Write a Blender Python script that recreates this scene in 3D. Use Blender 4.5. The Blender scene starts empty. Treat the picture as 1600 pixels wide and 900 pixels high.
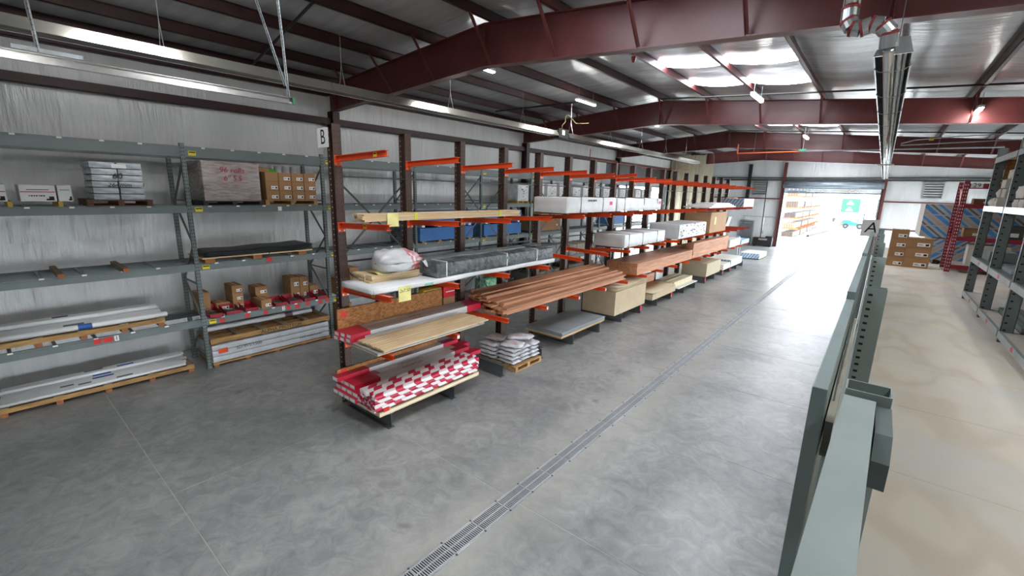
import bpy, math, random
from mathutils import Vector, Matrix
R = math.radians
rnd = random.Random(7)
scene = bpy.context.scene
COL = scene.collection
# ------------------------------------------------------------------ camera, world, exposure
CAM_Z = 4.25
def make_camera():
    yaw, pitch, roll, f = -0.683249912, -0.216307045, -0.0265255086, 692.314
    ca, sa, cb, sb, cc, sc = math.cos(yaw), math.sin(yaw), math.cos(pitch), math.sin(pitch), math.cos(roll), math.sin(roll)
    fwd = Vector((sa*cb, ca*cb, sb)); right = Vector((ca, -sa, 0)); down = fwd.cross(right)
    r2 = cc*right + sc*down; d2 = -sc*right + cc*down
    m = Matrix(((r2.x, -d2.x, -fwd.x, 0), (r2.y, -d2.y, -fwd.y, 0), (r2.z, -d2.z, -fwd.z, CAM_Z), (0, 0, 0, 1)))
    cd = bpy.data.cameras.new('camera'); cd.sensor_width = 36; cd.lens = f/1600*36; cd.clip_start = .05; cd.clip_end = 400
    co = bpy.data.objects.new('camera', cd); COL.objects.link(co); co.matrix_world = m
    scene.camera = co
make_camera()
w = bpy.data.worlds.new('world'); scene.world = w; w.use_nodes = True
bg = w.node_tree.nodes['Background']; bg.inputs[0].default_value = (.86, .93, 1.0, 1); bg.inputs[1].default_value = 8.0
scene.view_settings.view_transform = 'Standard'
try: scene.view_settings.look = 'None'
except Exception: pass
scene.view_settings.gamma = 1; scene.view_settings.use_curve_mapping = False
scene.view_settings.exposure = 1.15
LED_POWER = 78.0
SKYLIGHT = 9.5
scene.cycles.max_bounces = 8; scene.cycles.diffuse_bounces = 5; scene.cycles.sample_clamp_indirect = 6
scene.cycles.caustics_reflective = False; scene.cycles.caustics_refractive = False

# ------------------------------------------------------------------ helpers
def lin(c):
    if isinstance(c, str):
        c = c.lstrip('#'); c = [int(c[i:i+2], 16)/255 for i in (0, 2, 4)]
    return tuple((x/12.92 if x <= .04045 else ((x+.055)/1.055)**2.4) for x in c[:3]) + (1,)
MATS = {}
def mat(name, col, rough=.6, metal=0., var=.12, scale=3., stretch=(1, 1, 1), bump=0., bscale=None, col2=None, rand=0., spec=.5, coat=0., detail=4, lo=.35, hi=.65, bdist=.02):
    """plain procedural material: two tones mixed by noise on object coordinates, optional relief and per-object tint"""
    if name in MATS: return MATS[name]
    m = bpy.data.materials.new(name); m.use_nodes = True; nt = m.node_tree; N = nt.nodes; L = nt.links
    b = N['Principled BSDF']; b.inputs['Roughness'].default_value = rough; b.inputs['Metallic'].default_value = metal
    b.inputs['Specular IOR Level'].default_value = spec
    if coat: b.inputs['Coat Weight'].default_value = coat; b.inputs['Coat Roughness'].default_value = .15
    c = lin(col)
    c2 = lin(col2) if col2 else tuple(x*(1-var*1.6) for x in c[:3]) + (1,)
    tc = N.new('ShaderNodeTexCoord'); mp = N.new('ShaderNodeMapping'); mp.inputs['Scale'].default_value = stretch
    L.new(tc.outputs['Object'], mp.inputs['Vector'])
    nz = N.new('ShaderNodeTexNoise'); nz.inputs['Scale'].default_value = scale; nz.inputs['Detail'].default_value = detail
    L.new(mp.outputs['Vector'], nz.inputs['Vector'])
    rp = N.new('ShaderNodeValToRGB'); rp.color_ramp.elements[0].position = lo; rp.color_ramp.elements[1].position = hi
    rp.color_ramp.elements[0].color = c2; rp.color_ramp.elements[1].color = c
    L.new(nz.outputs['Fac'], rp.inputs['Fac']); out = rp.outputs['Color']
    if rand:
        oi = N.new('ShaderNodeObjectInfo'); mr = N.new('ShaderNodeMapRange'); mr.inputs['To Min'].default_value = 1-rand; mr.inputs['To Max'].default_value = 1+rand*.6
        hs = N.new('ShaderNodeHueSaturation'); L.new(oi.outputs['Random'], mr.inputs['Value']); L.new(mr.outputs['Result'], hs.inputs['Value']); L.new(out, hs.inputs['Color']); out = hs.outputs['Color']
        ad = N.new('ShaderNodeVectorMath'); ad.operation = 'ADD'; L.new(tc.outputs['Object'], ad.inputs[0]); L.new(oi.outputs['Random'], ad.inputs[1])
        L.new(ad.outputs['Vector'], mp.inputs['Vector'])
    L.new(out, b.inputs['Base Color'])
    if bump:
        n2 = N.new('ShaderNodeTexNoise'); n2.inputs['Scale'].default_value = bscale or scale*4; n2.inputs['Detail'].default_value = 5
        L.new(mp.outputs['Vector'], n2.inputs['Vector'])
        bp = N.new('ShaderNodeBump'); bp.inputs['Strength'].default_value = bump; bp.inputs['Distance'].default_value = bdist
        L.new(n2.outputs['Fac'], bp.inputs['Height']); L.new(bp.outputs['Normal'], b.inputs['Normal'])
    MATS[name] = m
    return m
def emit(name, col, strength):
    if name in MATS: return MATS[name]
    m = bpy.data.materials.new(name); m.use_nodes = True; nt = m.node_tree; b = nt.nodes['Principled BSDF']
    b.inputs['Base Color'].default_value = lin(col); b.inputs['Emission Color'].default_value = lin(col); b.inputs['Emission Strength'].default_value = strength
    MATS[name] = m
    return m
BOXF = [(0, 3, 2, 1), (4, 5, 6, 7), (0, 1, 5, 4), (1, 2, 6, 5), (2, 3, 7, 6), (3, 0, 4, 7)]
class MB:
    def __init__(s): s.v = []; s.f = []; s.mi = []; s.cur = 0
    def add(s, vs, fs):
        o = len(s.v); s.v += [tuple(p) for p in vs]; s.f += [tuple(i+o for i in f) for f in fs]; s.mi += [s.cur]*len(fs); return s
    def box(s, x0, x1, y0, y1, z0, z1):
        return s.add([(x0, y0, z0), (x1, y0, z0), (x1, y1, z0), (x0, y1, z0), (x0, y0, z1), (x1, y0, z1), (x1, y1, z1), (x0, y1, z1)], BOXF)
    def cbox(s, cx, cy, z0, dx, dy, dz): return s.box(cx-dx/2, cx+dx/2, cy-dy/2, cy+dy/2, z0, z0+dz)
    def obox(s, c, size, m):
        hx, hy, hz = [q/2 for q in size]; c = Vector(c)
        return s.add([c + m @ Vector(p) for p in [(-hx, -hy, -hz), (hx, -hy, -hz), (hx, hy, -hz), (-hx, hy, -hz), (-hx, -hy, hz), (hx, -hy, hz), (hx, hy, hz), (-hx, hy, hz)]], BOXF)
    def bar(s, p0, p1, w, h=None, up=(0, 0, 1)):
        """rectangular bar from p0 to p1, w wide, h tall"""
        h = h or w; p0, p1 = Vector(p0), Vector(p1); d = (p1-p0); L = d.length; d.normalize(); up = Vector(up)
        if abs(d.dot(up)) > .98: up = Vector((1, 0, 0))
        sx = d.cross(up).normalized(); u = sx.cross(d)
        m = Matrix((sx, d, u)).transposed()
        return s.obox((p0+p1)/2, (w, L, h), m)
    def prism(s, pts, axis, a, b):
        n = len(pts)
        f = {'x': lambda p, t: (t, p[0], p[1]), 'y': lambda p, t: (p[0], t, p[1]), 'z': lambda p, t: (p[0], p[1], t)}[axis]
        return s.add([f(p, a) for p in pts] + [f(p, b) for p in pts], [tuple(range(n-1, -1, -1)), tuple(range(n, 2*n))] + [(i, (i+1) % n, n+(i+1) % n, n+i) for i in range(n)])
    def cyl(s, p0, p1, r, n=12, r2=None, caps=True):
        p0, p1 = Vector(p0), Vector(p1); d = (p1-p0).normalized(); up = Vector((0, 0, 1)) if abs(d.z) < .95 else Vector((1, 0, 0))
        a = d.cross(up).normalized(); b = a.cross(d); r2 = r if r2 is None else r2
        vs = []
        for p, q in ((p0, r), (p1, r2)):
            for i in range(n):
                t = 2*math.pi*i/n; vs.append(p + a*math.cos(t)*q + b*math.sin(t)*q)
        fs = [(i, (i+1) % n, n+(i+1) % n, n+i) for i in range(n)]
        if caps: fs += [tuple(range(n-1, -1, -1)), tuple(range(n, 2*n))]
        return s.add(vs, fs)
    def tube(s, pts, r, n=6):
        for a, b in zip(pts, pts[1:]): s.cyl(a, b, r, n)
        return s
    def grid(s, fn, nu, nv):
        vs = [fn(i/nu, j/nv) for j in range(nv+1) for i in range(nu+1)]
        return s.add(vs, [(j*(nu+1)+i, j*(nu+1)+i+1, (j+1)*(nu+1)+i+1, (j+1)*(nu+1)+i) for j in range(nv) for i in range(nu)])
    def mesh(s, name, mats, smooth=False):
        me = bpy.data.meshes.new(name); me.from_pydata(s.v, [], s.f)
        for m in (mats if isinstance(mats, (list, tuple)) else [mats]): me.materials.append(m)
        if any(s.mi): me.polygons.foreach_set('material_index', s.mi)
        if smooth: me.polygons.foreach_set('use_smooth', [True]*len(me.polygons))
        me.update()
        return me
    def build(s, name, mats, parent=None, loc=(0, 0, 0), rz=0, smooth=False, bevel=0):
        return put(name, s.mesh(name, mats, smooth), parent, loc, rz, bevel)
def put(name, me, parent=None, loc=(0, 0, 0), rz=0, bevel=0):
    o = bpy.data.objects.new(name, me); COL.objects.link(o); o.parent = parent; o.location = loc
    o.rotation_euler = rz if isinstance(rz, tuple) else (0, 0, rz)
    if bevel:
        b = o.modifiers.new('bevel', 'BEVEL'); b.width = bevel; b.segments = 2; b.limit_method = 'ANGLE'
    return o
def tag(o, label, cat, group=None, kind=None):
    o['label'] = label; o['category'] = cat
    if group: o['group'] = group
    if kind: o['kind'] = kind
    return o
def thing(name, label, cat, loc=(0, 0, 0), rz=0, group=None):
    o = bpy.data.objects.new(name, None); COL.objects.link(o); o.location = loc; o.rotation_euler = rz if isinstance(rz, tuple) else (0, 0, rz)
    o.empty_display_size = .1
    return tag(o, label, cat, group)
def struct(o, label=None):
    o['kind'] = 'structure'
    if label: o['label'] = label
    return o
def rootstruct(name, label):
    o = bpy.data.objects.new(name, None); COL.objects.link(o); return struct(o, label)
def text(name, body, m, parent, loc, rot, size, ext=.001, shear=0., sx=1.):
    cu = bpy.data.curves.new(name, 'FONT'); cu.body = body; cu.size = size; cu.extrude = ext; cu.align_x = 'CENTER'; cu.align_y = 'CENTER'; cu.shear = shear; cu.resolution_u = 3
    cu.materials.append(m)
    o = bpy.data.objects.new(name, cu); COL.objects.link(o); o.parent = parent; o.location = loc; o.rotation_euler = rot; o.scale = (sx, 1, 1)
    return o
def ink_line(name, m, parent, loc, length, h, seed=1, flat=False):
    """a row of unreadable print dashes facing +X (or lying flat along y)"""
    rr = random.Random(seed); b = MB(); y = -length/2
    while y < length/2:
        w_ = min(rr.uniform(.5, 1.6)*h, length/2-y+.001)
        if flat: b.box(-h/2, h/2, y, y+w_, 0, .0006)
        else: b.box(0, .0008, y, y+w_, -h/2, h/2)
        y += w_+rr.uniform(.25, .6)*h
    return b.build(name, m, parent, loc)
FACE_X = (R(90), 0, R(90))      # lettering that faces +X
FACE_NY = (R(90), 0, 0)         # lettering that faces -Y
def copy_tree(o, parent=None):
    c = o.copy(); COL.objects.link(c); c.parent = parent
    for ch in o.children: copy_tree(ch, c)
    return c

# ------------------------------------------------------------------ materials
M_CONC = None
M_JOINT = mat('joint_filler', '#bdbdb8', .8)
M_VINYL = mat('white_vinyl', '#dddedd', .2, var=.08, scale=1.2, stretch=(1, 1.5, .22), bump=.9, bscale=5, bdist=.05)
M_ROOFV = mat('roof_vinyl', '#b4b5b6', .23, var=.12, scale=1.0, stretch=(.25, 3.2, 1), bump=.35, bscale=4, bdist=.03)
M_MAROON = mat('maroon_steel', '#673433', .36, var=.12, scale=2.0, bump=.03)
M_GIRT = mat('dark_red_girt', '#3c1e1f', .5, var=.15)
M_RACK = mat('grey_rack_steel', '#697371', .45, var=.1, scale=2)
M_RACKD = mat('grey_rack_holes', '#15181a', .7)
M_BROWN = mat('brown_upright', '#4b382f', .5, var=.12, scale=2)
M_HOLE = mat('hole_light_tone', '#c9c3b8', .7)
M_DHOLE = mat('dark_hole', '#17130f', .8)
M_ORANGE = mat('orange_arm', '#e2501c', .38, var=.06, scale=2)
M_ORANGE2 = mat('orange_red_arm', '#b93a26', .45, var=.08)
M_GALV = mat('galvanised', '#b4babd', .3, metal=.85, var=.12, scale=8)
M_ALU = mat('bright_aluminium', '#d8d9d8', .18, metal=1, var=.05)
M_BLACK = mat('black_steel', '#1b1b1c', .5)
M_DGREY = mat('dark_grey_steel', '#3b3d3d', .5, var=.12)
M_WOOD = mat('pallet_wood', '#b48d58', .75, var=.2, scale=3, stretch=(6, 1, 6), col2='#8f6d43', rand=.12, bump=.06)
M_WOODY = mat('pine', '#dcc6a0', .65, var=.1, scale=2.5, stretch=(8, .6, 8), col2='#c8ab80', rand=.08, bump=.04)
M_WOODEND = mat('pine_end', '#9b6b3c', .8, var=.2, scale=20)
M_RED = mat('redwood', '#c08a66', .6, var=.12, scale=2.2, stretch=(8, .5, 8), col2='#a06c4b', rand=.2, bump=.04)
M_OSB = mat('osb', '#a9743f', .75, var=.25, scale=22, stretch=(1, .7, 1.3), col2='#7d4d25', detail=6, bump=.1, bscale=40)
M_MDF = mat('mdf', '#b3a183', .7, var=.06, scale=4)
M_CARD = mat('cardboard', '#a07850', .8, var=.06, scale=3, rand=.08)
M_CARDD = mat('dark_cardboard', '#7b573b', .8, var=.08)
M_WHITE = mat('white_paint', '#e8e8e6', .5, var=.03)
M_LABEL = mat('white_label', '#ecebe8', .6, var=.02)
M_INK = mat('black_ink', '#141414', .7)
M_REDC = mat('crimson', '#c21f3c', .45, var=.08)
M_CARDRED = mat('red_card', '#d02a22', .55)
M_YELL = mat('yellow_plate', '#e6d21c', .5)
M_PAPER = mat('yellow_paper', '#efe69a', .8)
M_TARP = mat('white_wrap', '#dcdedd', .45, var=.06, scale=2, bump=.5, bscale=3)
M_PVC = mat('white_pipe', '#e3e4e3', .3, var=.04, scale=3)
M_BLUE = mat('blue_foam', '#3f78b8', .6, var=.06, scale=3)
M_BTAPE = mat('blue_print', '#2f62b0', .5)
M_PLY = mat('plywood', '#b8a78d', .55, var=.12, scale=.8, stretch=(3, .7, 1), col2='#a08f78', detail=7, bump=.03)
M_DRY = mat('drywall_face', '#d9d5cb', .8, var=.05, rand=.04)
M_DSTRIPE = mat('bundle_grey', '#a9aaa8', .7)
M_STEEL = mat('mill_grey', '#7b8081', .5, var=.15, scale=5)

def conc_mat():
    m = bpy.data.materials.new('concrete'); m.use_nodes = True; nt = m.node_tree; N = nt.nodes; L = nt.links; b = N['Principled BSDF']
    tc = N.new('ShaderNodeTexCoord')
    def noise(sc, det, rough=.6, dist=0.):
        n = N.new('ShaderNodeTexNoise'); n.inputs['Scale'].default_value = sc; n.inputs['Detail'].default_value = det; n.inputs['Roughness'].default_value = rough; n.inputs['Distortion'].default_value = dist
        L.new(tc.outputs['Object'], n.inputs['Vector']); return n.outputs['Fac']
    def ramp(f, a, b_, ca, cb):
        r = N.new('ShaderNodeValToRGB'); e = r.color_ramp.elements; e[0].position = a; e[1].position = b_; e[0].color = lin(ca); e[1].color = lin(cb); L.new(f, r.inputs['Fac']); return r.outputs['Color']
    def mix(f, a, b_, mode='MIX'):
        x = N.new('ShaderNodeMixRGB'); x.blend_type = mode
        if isinstance(f, float): x.inputs[0].default_value = f
        else: L.new(f, x.inputs[0])
        L.new(a, x.inputs[1]); L.new(b_, x.inputs[2]); return x.outputs[0]
    base = ramp(noise(.35, 9, .62, .6), .36, .64, '#8a8c8b', '#aeaeab')
    mott = ramp(noise(3.2, 10, .72, 1.2), .34, .68, '#8b9092', '#ffffff')
    c = mix(.55, base, mott, 'MULTIPLY')
    # fine scuffs
    sc = ramp(noise(14, 8, .8, 2.5), .60, .74, '#000000', '#ffffff')
    lt = N.new('ShaderNodeRGB'); lt.outputs[0].default_value = lin('#c4c4c1')
    bw = N.new('ShaderNodeRGBToBW'); L.new(sc, bw.inputs[0]); mu = N.new('ShaderNodeMath'); mu.operation = 'MULTIPLY'; mu.inputs[1].default_value = .35; L.new(bw.outputs[0], mu.inputs[0])
    c = mix(mu.outputs[0], c, lt.outputs[0])
    # dusty cement haze left along the drain
    sp = N.new('ShaderNodeSeparateXYZ'); L.new(tc.outputs['Object'], sp.inputs[0])
    ax = N.new('ShaderNodeMath'); ax.operation = 'ADD'; ax.inputs[1].default_value = 3.35; L.new(sp.outputs['X'], ax.inputs[0])
    ab = N.new('ShaderNodeMath'); ab.operation = 'ABSOLUTE'; L.new(ax.outputs[0], ab.inputs[0])
    wob = N.new('ShaderNodeMath'); wob.operation = 'MULTIPLY_ADD'; wob.inputs[1].default_value = -1.5; L.new(noise(.8, 6), wob.inputs[0]); L.new(ab.outputs[0], wob.inputs[2])
    mr = N.new('ShaderNodeMapRange'); mr.inputs['From Min'].default_value = -.55; mr.inputs['From Max'].default_value = .15; mr.inputs['To Min'].default_value = .55; mr.inputs['To Max'].default_value = 0; L.new(wob.outputs[0], mr.inputs['Value'])
    du = N.new('ShaderNodeRGB'); du.outputs[0].default_value = lin('#a8a79f')
    c = mix(mr.outputs[0], c, du.outputs[0])
    # sparse dark stains
    st = ramp(noise(1.1, 3, .5, .3), .70, .76, '#ffffff', '#6f7273'); c = mix(.6, c, st, 'MULTIPLY')
    L.new(c, b.inputs['Base Color'])
    rr_ = N.new('ShaderNodeMapRange'); rr_.inputs['To Min'].default_value = .22; rr_.inputs['To Max'].default_value = .45; L.new(noise(2.0, 6), rr_.inputs['Value']); L.new(rr_.outputs[0], b.inputs['Roughness'])
    bp = N.new('ShaderNodeBump'); bp.inputs['Strength'].default_value = .04; bp.inputs['Distance'].default_value = .01; L.new(noise(40, 4), bp.inputs['Height']); L.new(bp.outputs[0], b.inputs['Normal'])
    return m
M_CONC = conc_mat()
ORD = ['first', 'second', 'third', 'fourth', 'fifth', 'sixth', 'seventh', 'eighth', 'ninth', 'tenth', 'eleventh', 'twelfth', 'thirteenth', 'fourteenth']
# ------------------------------------------------------------------ floor, drain
XW, XE, Y0, Y1 = -13.32, 6.6, -6.0, 45.4
DX0, DX1 = -3.535, -3.255
def build_floor():
    fl = MB().box(XW-.2, XE+.2, Y0-.2, Y1+.3, -.4, -.004).build('floor', M_JOINT)
    struct(fl, 'grey polished concrete warehouse floor with saw cut joints')
    cols = [(XW, -10.2), (-10.2, -7.0), (-7.0, DX0), (DX1, 0.05), (.05, 3.3), (3.3, XE)]
    ys = [Y0] + [1.245+3.05*k for k in range(-2, 15) if Y0+.5 < 1.245+3.05*k < Y1-.5] + [Y1]
    g = .007
    for a, b in cols:
        for c, d in zip(ys, ys[1:]):
            MB().box(a+(g if a not in (DX1,) else 0), b-(g if b not in (DX0,) else 0), c+g, d-g, -.011, 0).build('slab', M_CONC, fl)
    # outside ground is a separate apron
    ap = MB().box(-40, 40, Y1+.3, 120, -.4, -.004).build('yard_ground', mat('yard_concrete', '#b9b9b5', .8, var=.08, scale=.3)); struct(ap, 'pale concrete yard outside the open bay door')
    ap = MB().box(-40, 40, -40, Y0-.2, -.4, -.004).build('apron_ground', MATS['yard_concrete']); struct(ap, 'pale concrete apron behind the building')
    ap = MB().box(-80, XW-.2, Y0-.2, Y1+.3, -.4, -.004).build('side_ground', MATS['yard_concrete']); struct(ap, 'pale ground outside the left wall opening')
    ap = MB().box(XE+.2, 60, Y0-.2, Y1+.3, -.4, -.004).build('right_side_ground', MATS['yard_concrete']); struct(ap, 'pale ground outside the added right wall openings')
    # trench drain
    t = thing('trench_drain', 'slotted metal trench drain running the length of the aisle', 'drain', ((DX0+DX1)/2, 2.0, 0))
    MB().box(-.126, .126, -7.5, 42, -.0035, -.0025).build('channel', M_BLACK, t)
    for sx in (-1, 1):
        MB().box(min(sx*.125, sx*.14), max(sx*.125, sx*.14), -7.5, 42, -.003, .004).build('edge_rail', M_GALV, t)
    p = MB(); Lp = .5
    for x0, x1 in ((-.124, -.104), (-.008, .008), (.104, .124)): p.box(x0, x1, 0, Lp-.004, -.002, .009)
    n = 17
    for i in range(n+1):
        yy = i*(Lp-.016)/n
        p.box(-.104, -.008, yy, yy+.013, -.002, .008); p.box(.008, .104, yy, yy+.013, -.002, .008)
    me = p.mesh('grate_panel', mat('grate_metal', '#b3b8ba', .45, metal=.2, var=.1, rand=.06))
    for k in range(98): put('grate_panel', me, t, (0, -7.4+k*Lp, 0))
    c = MB().cbox(0, 0, 0, .03, .02, .006).mesh('clip', M_DGREY)
    for k in range(1, 60):
        for sx in (-1, 1): put('clip', c, t, (sx*.132, -2.4+k*Lp, .003))
build_floor()
# ------------------------------------------------------------------ roof geometry helpers
RX = -6.9
def ztop(x): return 7.6-.075*(RX-x) if x < RX else 7.6-.087*(x-RX)          # top flange of the frames
def zbot(x): return 6.78-.059*(RX-x) if x < RX else 6.78-.064*(x-RX)       # bottom flange
PURL = [-13.1, -11.75, -10.12, -8.5] + [-6.75+1.62*k for k in range(0, 9)]
FRAMES = [7.45, 16.9, 26.35, 35.8]
def build_roof():
    top = MB().prism([(XW-.3, ztop(XW)+.42), (RX, ztop(RX)+.42), (XE+.3, ztop(XE)+.42), (XE+.3, ztop(XE)+.36), (RX, ztop(RX)+.36), (XW-.3, ztop(XW)+.36)], 'y', Y0-.2, Y1+.3).build('ceiling', M_DGREY)
    struct(top, 'pitched metal roof with white vinyl faced insulation and purlins')
    xs = PURL + [XE+.05]
    edges = [Y0] + [-2.0] + FRAMES + [Y1]
    rr = random.Random(3)
    for i, (xa, xb) in enumerate(zip(xs, xs[1:])):
        for ya, yb in zip(edges, edges[1:]):
            ph = rr.random()*6
            def fn(u, v, xa=xa, xb=xb, ya=ya, yb=yb, ph=ph):
                x = xa+(xb-xa)*u; y = ya+(yb-ya)*v
                s = 1-(2*u-1)**2
                z = ztop(x)+.21-.055*s*(1+.3*math.sin(y*2.15+1.61+(ph-3)*.05)+.1*math.sin(y*7.1+ph))
                return (x, y, z+.01)
            m = MB().grid(fn, 8, int((yb-ya)*6)); m.f = [tuple(reversed(f)) for f in m.f]
            m.build('insulation_blanket', M_ROOFV, top, smooth=True)
    for x in PURL:
        z = ztop(x)
        s = -1 if x < RX else 1
        for ya, yb in zip(edges, edges[1:]):
            p = MB()
            p.box(x-.006, x+.006, ya, yb, z, z+.21)
            p.box(x-.006 if s > 0 else x-.07, x+.07 if s > 0 else x+.006, ya, yb, z, z+.008)
            p.box(x-.07 if s > 0 else x-.006, x+.006 if s > 0 else x+.07, ya, yb, z+.2, z+.21)
            p.build('purlin', M_MAROON if -6 < x < 0 else M_GIRT, top)
def build_frames():
    names = ['nearest', 'second', 'third', 'farthest']
    for k, yf in enumerate(FRAMES):
        t = thing('steel_portal', names[k]+' of the four maroon steel roof frames counted from the camera', 'portal', (XW+.15, yf, 0), 0, 'maroon steel roof frames')
        t['kind'] = 'structure'; ox = XW+.15
        def P(mb, name, m=M_MAROON): return mb.build(name, m, t, (-ox, 0, 0))
        c = MB(); c.box(XW+.02, XW+.035, -.11, .11, 0, zbot(-13)-.02); c.box(-13.02, -13.0, -.11, .11, 0, zbot(-13)-.02); c.box(XW+.03, -13.01, -.006, .006, 0, zbot(-13)-.02)
        P(c, 'column', M_GIRT)
        c = MB(); c.box(XE-.035, XE-.02, -.11, .11, 0, zbot(XE)); c.box(XE-.32, XE-.3, -.11, .11, 0, zbot(XE)); c.box(XE-.31, XE-.03, -.006, .006, 0, zbot(XE))
        P(c, 'column')
        for side in (0, 1):
            xa, xb = (XW+.02, RX) if side == 0 else (RX, XE-.02)
            r = MB(); r.prism([(xa, zbot(xa)), (xb, zbot(xb)), (xb, ztop(xb)), (xa, ztop(xa))], 'y', -.006, .006)
            P(r, 'rafter_web')
            for zf, o in ((zbot, 0), (ztop, -.014)):
                f = MB(); f.prism([(xa, zf(xa)+o), (xb, zf(xb)+o), (xb, zf(xb)+o+.014), (xa, zf(xa)+o+.014)], 'y', -.11, .11)
                P(f, 'flange')
        for x in (RX-.012, RX+.012, -12.95, -.3):
            s = MB(); s.box(x-.008, x+.008, -.1, .1, zbot(x)+.01, ztop(x)-.012); P(s, 'stiffener')
        for x in PURL[1:]:
            if x > 5.5 or abs(x-RX) < .1: continue
            for sy in (-1, 1):
                if sy == 1 and k > 1: continue
                b = MB(); b.bar((x+.02, sy*.72, ztop(x)+.02), (x+.02, sy*.1, zbot(x)+.02), .05, .012, up=(1, 0, 0)); b.bar((x+.045, sy*.72, ztop(x)+.02), (x+.045, sy*.1, zbot(x)+.02), .01, .05, up=(1, 0, 0))
                P(b, 'flange_brace')
    # horizontal black conduit runs crossing the bays, just under the purlins
    for k, (y, xa, xb, z) in enumerate([(15.2, -6.2, 6.3, 7.12), (24.9, -7.5, 6.3, 7.12)]):
        o = MB(); o.tube([(xa, 0, 0), (RX+.4, 0, .12) if xa < RX else (xa, 0, 0.0001), (xb, 0, -.75)], .025, 6)
        o.build('conduit_pipe', M_BLACK, None, (0, y, ztop(-6.2)-.2)); tag(bpy.context.scene.objects[-1] if False else COL.objects[-1], ['black pipe crossing the roof before the second maroon frame', 'black pipe crossing the roof before the third maroon frame'][k], 'pipe', 'black roof pipes')
def build_skylights():
    m = emit('skylight_film', '#f2f6ff', SKYLIGHT)
    n = 0
    for yc in (2.9, 5.3, 12.35, 14.75, 21.8, 24.2, 31.25, 33.65, 40.7, 43.1):
        n += 1
        w_ = rootstruct('window_%d' % n, 'translucent roof skylight strip number %d from the near end' % n); w_.location = (-3.5, yc, ztop(-3.5)+.2)
        for xa, xb in ((-5.13, -3.51), (-3.51, -1.89)):
            def fn(u, v):
                x = xa+.03+(xb-xa-.06)*u; y = yc-.34+.68*v; s = 1-(2*u-1)**2
                return (x+3.5, y-yc, ztop(x)+.2-.055*s*(1+.3*math.sin(y*2.15+1.61))-.012-.012*s-ztop(-3.5)-.2)
            g = MB().grid(fn, 10, 5); g.f = [tuple(reversed(f)) for f in g.f]; g.build('skylight_pane', m, w_, smooth=True)
build_roof(); build_skylights(); build_frames()
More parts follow.
